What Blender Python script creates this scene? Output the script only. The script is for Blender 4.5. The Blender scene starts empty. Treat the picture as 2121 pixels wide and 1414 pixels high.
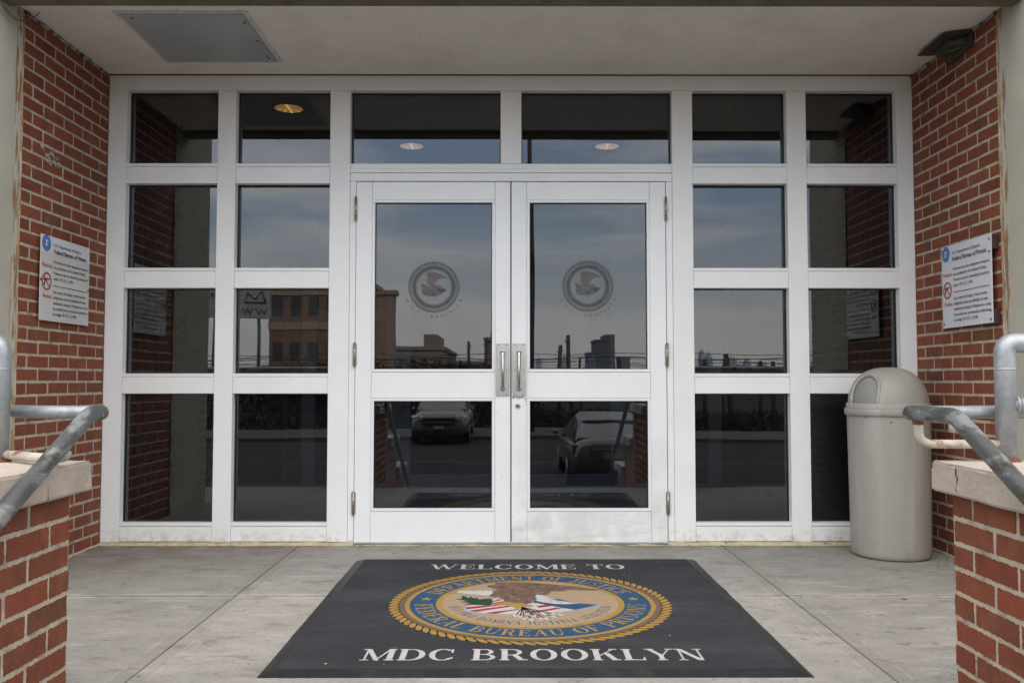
import bpy, bmesh, math, random
from mathutils import Vector, Matrix, noise as mnoise
R_ = math.radians
random.seed(7)
sc = bpy.context.scene
COL = sc.collection

# ------------------------------------------------------------------ camera
cam = bpy.data.cameras.new('camera'); camo = bpy.data.objects.new('camera', cam); COL.objects.link(camo)
cam.sensor_width = 36; cam.lens = 1790 / 2121 * 36; cam.clip_end = 5000; cam.clip_start = 0.05
CAMY = -5.10
camo.location = (-0.006, CAMY, 0.958)
camo.rotation_euler = (R_(90) + math.atan(81 / 1790), 0, -math.atan(4.5 / 1790))
sc.camera = camo
# ------------------------------------------------------------------ sky
w = bpy.data.worlds.new('World'); sc.world = w; w.use_nodes = True
nt = w.node_tree; N = nt.nodes; L = nt.links
for n in list(N): N.remove(n)
SUN_EL, SUN_ROT = 24, 22
sky = N.new('ShaderNodeTexSky'); sky.sky_type = 'NISHITA'; sky.sun_disc = False
sky.sun_elevation = R_(SUN_EL); sky.sun_rotation = R_(SUN_ROT); sky.dust_density = 2.0; sky.air_density = 1.2
tc = N.new('ShaderNodeTexCoord')
mp = N.new('ShaderNodeMapping'); mp.inputs['Scale'].default_value = (1.3, 1.3, 6.5); mp.inputs['Rotation'].default_value = (0.10, 0.16, 0.3)
nz = N.new('ShaderNodeTexNoise'); nz.inputs['Scale'].default_value = 2.1; nz.inputs['Detail'].default_value = 7; nz.inputs['Roughness'].default_value = .52
nz.inputs['Distortion'].default_value = .35
rp = N.new('ShaderNodeValToRGB'); rp.color_ramp.elements[0].position = .45; rp.color_ramp.elements[1].position = .60
rp.color_ramp.elements[0].color = (0, 0, 0, 1); rp.color_ramp.elements[1].color = (1, 1, 1, 1)
mx = N.new('ShaderNodeMix'); mx.data_type = 'RGBA'
mx.inputs['B'].default_value = (7.4, 7.1, 6.9, 1)
base = N.new('ShaderNodeMix'); base.data_type = 'RGBA'; base.inputs['Factor'].default_value = .62
base.inputs['B'].default_value = (2.8, 3.45, 4.8, 1)
sep = N.new('ShaderNodeSeparateXYZ'); hr = N.new('ShaderNodeMapRange'); hr.inputs['From Min'].default_value = 0.0; hr.inputs['From Max'].default_value = .20
hr.inputs['To Min'].default_value = .85; hr.inputs['To Max'].default_value = 0
mh = N.new('ShaderNodeMix'); mh.data_type = 'RGBA'; mh.inputs['B'].default_value = (6.2, 5.95, 5.6, 1)
bg = N.new('ShaderNodeBackground'); bg.inputs['Strength'].default_value = .12
out = N.new('ShaderNodeOutputWorld')
L.new(tc.outputs['Generated'], mp.inputs['Vector']); L.new(mp.outputs[0], nz.inputs['Vector']); L.new(nz.outputs[0], rp.inputs[0])
L.new(sky.outputs[0], base.inputs['A']); L.new(base.outputs['Result'], mx.inputs['A']); 
cm = N.new('ShaderNodeMath'); cm.operation = 'MULTIPLY'; cm.inputs[1].default_value = .62
L.new(rp.outputs[0], cm.inputs[0]); L.new(cm.outputs[0], mx.inputs['Factor'])
L.new(tc.outputs['Generated'], sep.inputs[0]); L.new(sep.outputs['Z'], hr.inputs['Value'])
L.new(hr.outputs[0], mh.inputs['Factor']); L.new(mx.outputs['Result'], mh.inputs['A'])
# brighter, neutral cloud sheet overhead
zr_ = N.new('ShaderNodeMapRange'); zr_.inputs['From Min'].default_value = .26; zr_.inputs['From Max'].default_value = .60
mz = N.new('ShaderNodeMix'); mz.data_type = 'RGBA'; mz.inputs['B'].default_value = (9.7, 9.5, 9.15, 1)
L.new(sep.outputs['Z'], zr_.inputs['Value']); L.new(zr_.outputs[0], mz.inputs['Factor']); L.new(mh.outputs['Result'], mz.inputs['A'])
L.new(mz.outputs['Result'], bg.inputs['Color']); L.new(bg.outputs[0], out.inputs['Surface'])
# ------------------------------------------------------------------ sun (soft, through cloud)
sd = bpy.data.lights.new('sun', 'SUN'); so = bpy.data.objects.new('sun', sd); COL.objects.link(so)
sd.energy = 1.0; sd.angle = R_(12); sd.color = (1, .95, .88)
_az = R_(SUN_ROT)   # Nishita: rotation 0 = +Y, turning towards +X
sdir = Vector((math.sin(_az) * math.cos(R_(SUN_EL + 14)), math.cos(_az) * math.cos(R_(SUN_EL + 14)), math.sin(R_(SUN_EL + 14))))
so.rotation_euler = sdir.to_track_quat('Z', 'Y').to_euler()
sc.view_settings.view_transform = 'Standard'; sc.view_settings.look = 'None'
sc.view_settings.gamma = 1; sc.view_settings.exposure = 1.42
sc.cycles.max_bounces = 8; sc.cycles.transparent_max_bounces = 16; sc.cycles.use_denoising = True

# ================================================================== helpers
def tag(o, label=None, cat=None, group=None, kind=None):
    if label: o['label'] = label
    if cat: o['category'] = cat
    if group: o['group'] = group
    if kind: o['kind'] = kind
    return o
def thing(name, loc, label, cat, group=None):
    o = bpy.data.objects.new(name, None); COL.objects.link(o); o.location = loc; o.empty_display_size = .1
    return tag(o, label, cat, group)
def root_loc(p):
    v = Vector((0, 0, 0))
    while p is not None:
        v += p.location; p = p.parent
    return v
class MB:
    def __init__(s): s.v = []; s.f = []; s.m = []; s.c = []; s.sm = []
    def add(s, vs, fs, mi=0, col=1.0, smooth=False):
        b = len(s.v); s.v += [tuple(p) for p in vs]
        for f in fs: s.f.append([b + i for i in f]); s.m.append(mi); s.c.append(col); s.sm.append(smooth)
    def box(s, x0, x1, y0, y1, z0, z1, mi=0, col=1.0):
        x0, x1 = sorted((x0, x1)); y0, y1 = sorted((y0, y1)); z0, z1 = sorted((z0, z1))
        s.add([(x0,y0,z0),(x1,y0,z0),(x1,y1,z0),(x0,y1,z0),(x0,y0,z1),(x1,y0,z1),(x1,y1,z1),(x0,y1,z1)],
              [(0,3,2,1),(4,5,6,7),(0,1,5,4),(1,2,6,5),(2,3,7,6),(3,0,4,7)], mi, col)
    def poly(s, pts, mi=0, col=1.0): s.add(pts, [tuple(range(len(pts)))], mi, col)
    def prism(s, pts, off, mi=0, col=1.0):
        n = len(pts); o = Vector(off); q = [Vector(p) + o for p in pts]
        s.add(list(pts) + q, [tuple(range(n))[::-1], tuple(range(n, 2*n))] + [(i, (i+1) % n, n + (i+1) % n, n + i) for i in range(n)], mi, col)
    def tube(s, path, r, mi=0, seg=14, cap=True, rads=None):
        P = [Vector(p) for p in path]; rings = []; up = None
        for i, p in enumerate(P):
            t = (P[min(i+1, len(P)-1)] - P[max(i-1, 0)]).normalized()
            if up is None: up = t.orthogonal().normalized()
            up = (up - t * up.dot(t)).normalized(); b = t.cross(up)
            rr = rads[i] if rads else r
            rings.append([p + (up * math.cos(a) + b * math.sin(a)) * rr for a in [2*math.pi*k/seg for k in range(seg)]])
        vs = [q for ring in rings for q in ring]; fs = []
        for i in range(len(P)-1):
            for k in range(seg): fs.append((i*seg+k, i*seg+(k+1) % seg, (i+1)*seg+(k+1) % seg, (i+1)*seg+k))
        s.add(vs, fs, mi, 1.0, True)
        if cap:
            b = len(s.v) - len(vs)
            s.f.append([b + k for k in range(seg)][::-1]); s.f.append([b + (len(P)-1)*seg + k for k in range(seg)])
            s.m += [mi, mi]; s.c += [1.0, 1.0]; s.sm += [False, False]
    def lathe(s, prof, c, mi=0, seg=48, axis='z'):
        vs = []; fs = []
        for r, h in prof:
            for k in range(seg):
                a = 2*math.pi*k/seg
                if axis == 'z': vs.append((c[0]+r*math.cos(a), c[1]+r*math.sin(a), c[2]+h))
                elif axis == 'y': vs.append((c[0]+r*math.cos(a), c[1]+h, c[2]+r*math.sin(a)))
                else: vs.append((c[0]+h, c[1]+r*math.cos(a), c[2]+r*math.sin(a)))
        for i in range(len(prof)-1):
            for k in range(seg): fs.append((i*seg+k, i*seg+(k+1) % seg, (i+1)*seg+(k+1) % seg, (i+1)*seg+k))
        s.add(vs, fs, mi, 1.0, True)
    def build(s, name, mats, parent=None, bevel=0, bseg=1, recalc=True, xf=None):
        me = bpy.data.meshes.new(name)
        off = root_loc(parent) if parent is not None else Vector((0,0,0))
        vv = [(Vector(p) - off) for p in s.v] if xf is None else [xf(Vector(p)) - off for p in s.v]
        me.from_pydata(vv, [], s.f)
        for m in (mats if isinstance(mats, (list, tuple)) else [mats]): me.materials.append(m)
        me.polygons.foreach_set('material_index', s.m); me.polygons.foreach_set('use_smooth', s.sm)
        ca = me.color_attributes.new('tone', 'FLOAT_COLOR', 'CORNER')
        d = []
        for f, c in zip(s.f, s.c):
            q = c if isinstance(c, tuple) else (c, c, c)
            d += [q[0], q[1], q[2], 1.0] * len(f)
        ca.data.foreach_set('color', d)
        me.update()
        if recalc:
            bm = bmesh.new(); bm.from_mesh(me); bmesh.ops.recalc_face_normals(bm, faces=bm.faces); bm.to_mesh(me); bm.free()
        o = bpy.data.objects.new(name, me); COL.objects.link(o); o.parent = parent
        if bevel:
            b = o.modifiers.new('bevel', 'BEVEL'); b.width = bevel; b.segments = bseg; b.limit_method = 'ANGLE'; b.angle_limit = R_(40)
        return o
def copy_tree(o, parent=None):
    c = o.copy(); COL.objects.link(c); c.parent = parent
    for ch in list(o.children): copy_tree(ch, c)
    return c
def arc(p0, p1, p2, n=8):   # quadratic bend
    p0, p1, p2 = Vector(p0), Vector(p1), Vector(p2)
    return [(p0*(1-t)**2 + p1*2*t*(1-t) + p2*t*t) for t in [i/n for i in range(n+1)]]

# ================================================================== materials
def M(name, col, rough=.6, metal=0, var=0.0, vscale=6, bump=0, bscale=60, tone=False, spec=None, col2=None, c2=(.5,.7), c2scale=4, stretch=(1,1,1), em=None):
    m = bpy.data.materials.new(name); m.use_nodes = True
    t = m.node_tree; n = t.nodes; l = t.links; p = n['Principled BSDF']
    p.inputs['Roughness'].default_value = rough; p.inputs['Metallic'].default_value = metal
    if spec is not None: p.inputs['Specular IOR Level'].default_value = spec
    co = n.new('ShaderNodeTexCoord'); mpn = n.new('ShaderNodeMapping'); mpn.inputs['Scale'].default_value = stretch
    l.new(co.outputs['Object'], mpn.inputs[0])
    c = n.new('ShaderNodeRGB'); c.outputs[0].default_value = (*col, 1); cur = c.outputs[0]
    if tone:
        a = n.new('ShaderNodeAttribute'); a.attribute_name = 'tone'
        x = n.new('ShaderNodeMix'); x.data_type = 'RGBA'; x.blend_type = 'MULTIPLY'; x.inputs['Factor'].default_value = 1
        l.new(cur, x.inputs['A']); l.new(a.outputs['Color'], x.inputs['B']); cur = x.outputs['Result']
    if var:
        z = n.new('ShaderNodeTexNoise'); z.inputs['Scale'].default_value = vscale; z.inputs['Detail'].default_value = 8; z.inputs['Roughness'].default_value = .65
        l.new(mpn.outputs[0], z.inputs['Vector'])
        r = n.new('ShaderNodeMapRange'); r.inputs['From Min'].default_value = .3; r.inputs['From Max'].default_value = .7
        r.inputs['To Min'].default_value = 1 - var; r.inputs['To Max'].default_value = 1 + var*.6; l.new(z.outputs[0], r.inputs['Value'])
        x = n.new('ShaderNodeMix'); x.data_type = 'RGBA'; x.blend_type = 'MULTIPLY'; x.inputs['Factor'].default_value = 1
        l.new(cur, x.inputs['A']); l.new(r.outputs[0], x.inputs['B']); cur = x.outputs['Result']
    if col2:
        z = n.new('ShaderNodeTexNoise'); z.inputs['Scale'].default_value = c2scale; z.inputs['Detail'].default_value = 9; z.inputs['Roughness'].default_value = .68
        l.new(mpn.outputs[0], z.inputs['Vector'])
        r = n.new('ShaderNodeMapRange'); r.inputs['From Min'].default_value = c2[0]; r.inputs['From Max'].default_value = c2[1]; l.new(z.outputs[0], r.inputs['Value'])
        x = n.new('ShaderNodeMix'); x.data_type = 'RGBA'; l.new(r.outputs[0], x.inputs['Factor']); l.new(cur, x.inputs['A']); x.inputs['B'].default_value = (*col2, 1); cur = x.outputs['Result']
    l.new(cur, p.inputs['Base Color'])
    if bump:
        z = n.new('ShaderNodeTexNoise'); z.inputs['Scale'].default_value = bscale; z.inputs['Detail'].default_value = 6
        l.new(mpn.outputs[0], z.inputs['Vector'])
        b = n.new('ShaderNodeBump'); b.inputs['Strength'].default_value = bump; b.inputs['Distance'].default_value = .004
        l.new(z.outputs[0], b.inputs['Height']); l.new(b.outputs[0], p.inputs['Normal'])
    if em:
        p.inputs['Emission Color'].default_value = (*em[0], 1); p.inputs['Emission Strength'].default_value = em[1]
    m['_'] = 0
    return m
def chain(m, fn):   # insert extra colour step before Base Color
    t = m.node_tree; p = t.nodes['Principled BSDF']; s = p.inputs['Base Color'].links[0].from_socket
    r = fn(t, s); t.links.new(r, p.inputs['Base Color']); return m
def noise_mask(t, scale, lo, hi, stretch=(1,1,1), detail=8, rough=.65, loc=(0,0,0)):
    co = t.nodes.new('ShaderNodeTexCoord'); mpn = t.nodes.new('ShaderNodeMapping'); mpn.inputs['Scale'].default_value = stretch; mpn.inputs['Location'].default_value = loc
    z = t.nodes.new('ShaderNodeTexNoise'); z.inputs['Scale'].default_value = scale; z.inputs['Detail'].default_value = detail; z.inputs['Roughness'].default_value = rough
    r = t.nodes.new('ShaderNodeMapRange'); r.inputs['From Min'].default_value = .5+(lo-.5)/1.5; r.inputs['From Max'].default_value = .5+(hi-.5)/1.5
    t.links.new(co.outputs['Object'], mpn.inputs[0]); t.links.new(mpn.outputs[0], z.inputs['Vector']); t.links.new(z.outputs[0], r.inputs['Value'])
    return r.outputs[0]
def mix(t, a, b, f, mode='MIX'):
    x = t.nodes.new('ShaderNodeMix'); x.data_type = 'RGBA'; x.blend_type = mode
    for s, v in (('A', a), ('B', b), ('Factor', f)):
        if isinstance(v, bpy.types.NodeSocket): t.links.new(v, x.inputs[s])
        elif isinstance(v, tuple): x.inputs[s].default_value = (*v, 1)
        else: x.inputs[s].default_value = v
    return x.outputs['Result']
def math_(t, op, a, b=None, c=None):
    x = t.nodes.new('ShaderNodeMath'); x.operation = op
    for i, v in enumerate((a, b, c)):
        if v is None: continue
        if isinstance(v, bpy.types.NodeSocket): t.links.new(v, x.inputs[i])
        else: x.inputs[i].default_value = v
    return x.outputs[0]
def rng(t, v, a, b, c=0, d=1):
    r = t.nodes.new('ShaderNodeMapRange'); t.links.new(v, r.inputs['Value'])
    for k, q in (('From Min', a), ('From Max', b), ('To Min', c), ('To Max', d)): r.inputs[k].default_value = q
    return r.outputs[0]
def objxyz(t):
    co = t.nodes.new('ShaderNodeTexCoord'); s = t.nodes.new('ShaderNodeSeparateXYZ'); t.links.new(co.outputs['Object'], s.inputs[0]); return s.outputs

# painted aluminium: faint streaks, scattered chips, grime that gathers at the foot
mWhite = M('white_paint', (.84, .84, .835), .38, var=.05, vscale=3, bump=.05, bscale=500)
def _w(t, s):
    s = mix(t, s, (.58, .55, .50), math_(t, 'MULTIPLY', noise_mask(t, 3.2, .56, .9, (1, 1, .16)), .20))      # rain streaks
    s = mix(t, s, (.16, .13, .10), math_(t, 'MULTIPLY', noise_mask(t, 70, .80, .83, detail=3), .6))          # chips and specks
    z = objxyz(t)['Z']
    foot = math_(t, 'MULTIPLY', rng(t, z, .10, 0.0), noise_mask(t, 22, .42, .72))
    s = mix(t, s, (.42, .36, .27), math_(t, 'MULTIPLY', foot, .85))
    return s
chain(mWhite, _w)
mDoorW = M('white_door_paint', (.84, .848, .855), .33, var=.04, vscale=3)
mDoorR = M('scuffed_white_door_paint', (.84, .848, .855), .35, var=.05, vscale=3)
def _d(t, s):
    s = mix(t, s, (.55, .52, .48), math_(t, 'MULTIPLY', noise_mask(t, 3.0, .54, .86, (1, 1, .3)), .10))
    return mix(t, s, (.16, .13, .10), math_(t, 'MULTIPLY', noise_mask(t, 60, .82, .85, detail=3), .7))
chain(mDoorW, _d); chain(mDoorR, _d)
def _d2(t, s):
    o = objxyz(t)
    g = math_(t, 'MULTIPLY', rng(t, o['Z'], .85, .10), noise_mask(t, 5, .36, .62, (1, 1, .8)))
    s = mix(t, s, (.55, .52, .48), math_(t, 'MULTIPLY', g, .45))
    g = math_(t, 'MULTIPLY', rng(t, o['Z'], .30, .0), noise_mask(t, 11, .50, .70, (.4, 1, 2.5)))
    return mix(t, s, (.42, .39, .35), math_(t, 'MULTIPLY', g, .30))
chain(mDoorR, _d2)
mBead = M('glazing_bead_paint', (.82, .825, .83), .35, var=.04)
mGasket = M('black_gasket', (.012, .012, .013), .5)
mSeam = M('dark_joint', (.05, .047, .042), .8)
# brick
mBrick = M('red_brick', (.215, .056, .026), .82, var=.22, vscale=14, bump=.6, bscale=150, tone=True)
def _b(t, s):
    s = mix(t, s, (.42, .34, .27), math_(t, 'MULTIPLY', noise_mask(t, 150, .80, .84, detail=2), .6))   # pale grit
    s = mix(t, s, (.085, .034, .024), math_(t, 'MULTIPLY', noise_mask(t, 26, .56, .82), .55))
    s = mix(t, s, (.26, .11, .055), math_(t, 'MULTIPLY', noise_mask(t, 9, .54, .80, loc=(5, 1, 2)), .45))
    s = mix(t, s, (.34, .24, .18), math_(t, 'MULTIPLY', noise_mask(t, 2.4, .66, .95), .22))              # lime bloom
    z = objxyz(t)['Z']
    return mix(t, s, (.10, .055, .04), math_(t, 'MULTIPLY', math_(t, 'MULTIPLY', rng(t, z, .22, .0), noise_mask(t, 8, .4, .65)), .45))
chain(mBrick, _b)
mMortar = M('mortar', (.49, .43, .335), .95, var=.22, vscale=20, bump=.8, bscale=160, col2=(.24, .20, .15), c2=(.52, .66), c2scale=11)
mBrickRust = mBrick
mStucco = M('painted_concrete', (.42, .40, .335), .85, var=.10, vscale=5, bump=.35, bscale=140)
def _st(t, s):
    o = objxyz(t)
    edge = math_(t, 'MULTIPLY', rng(t, o['Y'], -.004, .012), rng(t, o['Y'], .064, .05))          # strip of old paint and rust beside the brick
    r = math_(t, 'MULTIPLY', edge, noise_mask(t, 30, .47, .58, (1.6, 1.6, .22)))
    s = mix(t, s, (.50, .47, .39), math_(t, 'MULTIPLY', edge, .6))
    return mix(t, s, (.24, .115, .035), math_(t, 'MULTIPLY', r, .9))
chain(mStucco, _st)
mRustSeal = M('rusty_sealant', (.36, .22, .09), .9, var=.4, vscale=30, col2=(.40, .36, .28), c2=(.45, .6), c2scale=9)
mBeam = M('weathered_beam_concrete', (.17, .155, .10), .9, var=.35, vscale=5, bump=.5, bscale=60, col2=(.06, .05, .035), c2=(.55, .75), c2scale=9)
mSoffit = M('soffit_paint', (.82, .775, .72), .62, var=.05, vscale=2.5, bump=.12, bscale=30)
def _so(t, s):
    s = mix(t, s, (.45, .40, .34), math_(t, 'MULTIPLY', noise_mask(t, 2.2, .5, .85), .35))
    s = mix(t, s, (.30, .26, .21), math_(t, 'MULTIPLY', noise_mask(t, 24, .70, .80, detail=4), .5))
    o = objxyz(t)
    for (cx, cy, rx, ry) in ((0.0, -.64, .17, .15), (1.50, -.62, .15, .13)):
        dx = math_(t, 'DIVIDE', math_(t, 'SUBTRACT', o['X'], cx), rx); dy = math_(t, 'DIVIDE', math_(t, 'SUBTRACT', o['Y'], cy), ry)
        d = math_(t, 'SQRT', math_(t, 'ADD', math_(t, 'MULTIPLY', dx, dx), math_(t, 'MULTIPLY', dy, dy)))
        d = math_(t, 'ADD', d, math_(t, 'MULTIPLY', noise_mask(t, 14, 0, 1), .22))
        ring = math_(t, 'SUBTRACT', 1.0, math_(t, 'MULTIPLY', math_(t, 'ABSOLUTE', math_(t, 'SUBTRACT', d, 1.1)), 26)); ring = math_(t, 'MAXIMUM', ring, 0)
        ring = math_(t, 'MULTIPLY', ring, noise_mask(t, 12, .42, .6))
        s = mix(t, s, (.40, .36, .31), math_(t, 'MULTIPLY', ring, .45))
    return s
chain(mSoffit, _so)
mPanel = M('grey_galvanised_panel', (.42, .45, .47), .45, metal=.25, var=.10, vscale=2.5, col2=(.16, .10, .06), c2=(.70, .74), c2scale=22)
mPanelFrame = M('panel_frame_paint', (.60, .64, .62), .6, var=.2, vscale=10, col2=(.10, .05, .03), c2=(.60, .66), c2scale=28)
# concrete floor
mFloor = M('broomed_concrete', (.305, .289, .270), .85, var=.13, vscale=2.6, bump=.55, bscale=200, tone=True)
def _f(t, s):
    m = lambda a, k: math_(t, 'MULTIPLY', a, k)
    s = mix(t, s, (0.193, 0.177, 0.164), m(noise_mask(t, 1.7, .40, .80), .60))
    s = mix(t, s, (0.422, 0.399, 0.383), m(noise_mask(t, 7, .46, .85, (.8, 1.4, 1)), .34))
    s = mix(t, s, (0.183, 0.167, 0.154), m(noise_mask(t, 10, .5, .78, (.8, 1.5, 1), loc=(7, 3, 0)), .50))
    s = mix(t, s, (0.462, 0.433, 0.415), m(noise_mask(t, 150, .50, .80, (.7, 1.5, 1)), .38))
    s = mix(t, s, (0.149, 0.137, 0.128), m(noise_mask(t, 120, .52, .74, (.5, 1.3, 1), loc=(2, 0, 5)), .42))
    s = mix(t, s, (0.143, 0.126, 0.114), m(noise_mask(t, 5, .60, .70, (.8, 1.6, 1), loc=(3, 9, 0)), .50))
    s = mix(t, s, (0.082, 0.069, 0.063), m(noise_mask(t, 30, .74, .79, (.5, 1.6, 1), detail=4), .70))
    s = mix(t, s, (0.501, 0.472, 0.445), m(noise_mask(t, 6, .60, .74, (.4, 1.8, 1), loc=(13, 9, 0)), .40))
    s = mix(t, s, (0.122, 0.112, 0.104), m(noise_mask(t, 38, .56, .80, (.9, 1.1, 1), detail=10, rough=.8, loc=(4, 4, 4)), .60))
    s = mix(t, s, (0.481, 0.454, 0.439), m(noise_mask(t, 46, .56, .82, (.9, 1.2, 1), detail=10, rough=.8, loc=(8, 1, 4)), .45))
    s = mix(t, s, (0.100, 0.090, 0.081), m(noise_mask(t, 15, .70, .76, detail=3, loc=(1, 6, 2)), .55))
    o = objxyz(t)
    a = m(rng(t, o['X'], -1.1, -1.9), rng(t, o['Y'], -.85, -.25))     # brown damp stain, back left corner
    s = mix(t, s, (0.161, 0.115, 0.086), m(m(a, noise_mask(t, 3.5, .35, .60, (1, 2, 1))), .75))
    d = m(rng(t, o['Y'], -.20, -.02), noise_mask(t, 8, .36, .62))
    s = mix(t, s, (0.117, 0.099, 0.085), m(d, .75))
    j = m(rng(t, math_(t, 'ABSOLUTE', math_(t, 'SUBTRACT', o['Y'], -1.195)), .05, .01), noise_mask(t, 14, .35, .62, (.5, 2, 1)))
    s = mix(t, s, (0.522, 0.492, 0.465), m(j, .6))                                # pale worn lip along the cross joint
    ax = math_(t, 'ABSOLUTE', math_(t, 'SUBTRACT', math_(t, 'ABSOLUTE', o['X']), 1.232))
    s = mix(t, s, (0.198, 0.182, 0.165), m(rng(t, ax, .062, .055), .20))
    edge = m(rng(t, math_(t, 'ABSOLUTE', math_(t, 'SUBTRACT', ax, .060)), .005, 0), m(noise_mask(t, 7, .35, .6), .55))
    return mix(t, s, (0.430, 0.403, 0.376), edge)
chain(mFloor, _f)
mJoint = M('joint_filler', (.085, .06, .045), .95, var=.3, vscale=12, col2=(.30, .26, .21), c2=(.56, .68), c2scale=14)
mCaulk = M('yellowed_caulk', (.52, .43, .28), .8, var=.25, vscale=15, bump=.6, bscale=40, col2=(.12, .09, .06), c2=(.56, .68), c2scale=26)
mCap = M('cast_stone', (.50, .425, .36), .9, var=.10, vscale=9, bump=.7, bscale=90, col2=(.24, .21, .18), c2=(.62, .76), c2scale=40)
def _c(t, s):
    s = mix(t, s, (.54, .49, .43), math_(t, 'MULTIPLY', noise_mask(t, 60, .62, .74, detail=2), .6))
    return mix(t, s, (.22, .19, .16), math_(t, 'MULTIPLY', noise_mask(t, 3, .52, .78, (1, 1, .5)), .5))
chain(mCap, _c)
mDarkStone = M('stone_crack', (.11, .09, .075), .95)
# pipes
mGalv = M('galvanised_pipe', (.30, .33, .36), .42, metal=.45, var=.18, vscale=14, bump=.2, bscale=80)
def _g(t, s):
    s = mix(t, s, (.50, .51, .52), math_(t, 'MULTIPLY', noise_mask(t, 9, .36, .70), .85))
    s = mix(t, s, (.20, .17, .14), math_(t, 'MULTIPLY', noise_mask(t, 38, .66, .78, loc=(3, 1, 7)), .6))
    s = mix(t, s, (.13, .045, .018), math_(t, 'MULTIPLY', noise_mask(t, 5, .66, .74), .9))
    return s
chain(mGalv, _g)
mRail = M('worn_steel_handrail', (.135, .138, .142), .36, metal=.45, var=.25, vscale=10, bump=.2, bscale=70)
def _r(t, s):
    s = mix(t, s, (.36, .37, .38), math_(t, 'MULTIPLY', noise_mask(t, 13, .53, .66, (1.4, .6, 1.4)), .8))
    s = mix(t, s, (.050, .042, .026), math_(t, 'MULTIPLY', noise_mask(t, 9, .54, .68, (1.4, .6, 1.4), loc=(4, 2, 8)), .8))
    return s
chain(mRail, _r)
mBracket = M('painted_rusty_bracket', (.50, .46, .38), .6, var=.2, vscale=18, col2=(.20, .07, .02), c2=(.56, .66), c2scale=16)
mRust = M('rust', (.17, .06, .025), .95, var=.4, vscale=40, bump=.6, bscale=120)
# bin
mBin = M('beige_plastic', (.335, .315, .285), .48, var=.05, vscale=3, bump=.12, bscale=300)
def _bi(t, s):
    s = mix(t, s, (.46, .44, .41), math_(t, 'MULTIPLY', noise_mask(t, 5, .50, .80, (1.8, 1.8, .2)), .55))
    s = mix(t, s, (.25, .20, .15), math_(t, 'MULTIPLY', noise_mask(t, 60, .72, .76, detail=3), .6))
    z = objxyz(t)['Z']
    return mix(t, s, (.26, .22, .18), math_(t, 'MULTIPLY', math_(t, 'MULTIPLY', rng(t, z, .14, 0), noise_mask(t, 16, .4, .7)), .6))
chain(mBin, _bi)
mFlap = M('grey_bin_flap', (.26, .255, .235), .5, var=.08, vscale=6)
# mat
mCarpet = M('charcoal_carpet', (.037, .038, .045), .95, var=.14, vscale=3, bump=.5, bscale=600, spec=.15)
def _ca(t, s):
    s = mix(t, s, (.085, .083, .09), math_(t, 'MULTIPLY', noise_mask(t, 2.0, .40, .85, (.6, 2.0, 1)), .50))
    return mix(t, s, (.42, .40, .37), math_(t, 'MULTIPLY', noise_mask(t, 130, .86, .88, detail=2), .7))
chain(mCarpet, _ca)
mRubber = M('black_rubber', (.014, .014, .016), .5, var=.25, vscale=9, bump=.2, bscale=60, col2=(.06, .058, .055), c2=(.52, .85), c2scale=6)
def dye(n, c, v=.16): return M('mat_' + n, c, .95, var=v, vscale=60, spec=.1, col2=tuple(x*.66 for x in c), c2=(.52, .80), c2scale=18)
mdWhite = dye('white', (.47, .445, .44)); mdGold = dye('gold', (.33, .205, .055)); mdBlue = dye('blue', (.030, .075, .145))
mdTan = dye('tan', (.34, .25, .165)); mdBrown = dye('brown', (.150, .098, .075)); mdRed = dye('red', (.30, .035, .045))
mdGreen = dye('green', (.025, .055, .038)); mdBlack = dye('black', (.02, .02, .024)); mdGrey = dye('grey', (.27, .29, .33)); mdSlate = dye('slate', (.10, .10, .13))
# metals
mSteel = M('brushed_steel', (.60, .57, .53), .30, metal=.9, var=.16, vscale=14, stretch=(6, 6, .8))
mChrome = M('polished_steel', (.62, .61, .60), .14, metal=1)
mHinge = M('hinge_steel', (.42, .38, .33), .38, metal=.85, var=.3, vscale=40)
mScrew = M('screw_dark', (.05, .04, .035), .5, metal=.4)
mBronze = M('dark_bronze', (.06, .058, .045), .5, metal=.3, var=.3, vscale=14, col2=(.13, .09, .045), c2=(.64, .72), c2scale=20)
mCable = M('cable_grey', (.10, .105, .11), .5)
mSign = M('sign_white', (.66, .67, .70), .42, var=.04, vscale=4)
mSignWarm = M('sign_white_aged', (.58, .575, .55), .45, var=.05, vscale=4)
mInk = M('sign_ink', (.03, .03, .035), .6); mInkRed = M('sign_red', (.42, .035, .045), .6); mInkBlue = M('sign_blue', (.045, .14, .42), .6)
mInkPale = M('sign_pale_blue', (.32, .48, .70), .6)
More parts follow.
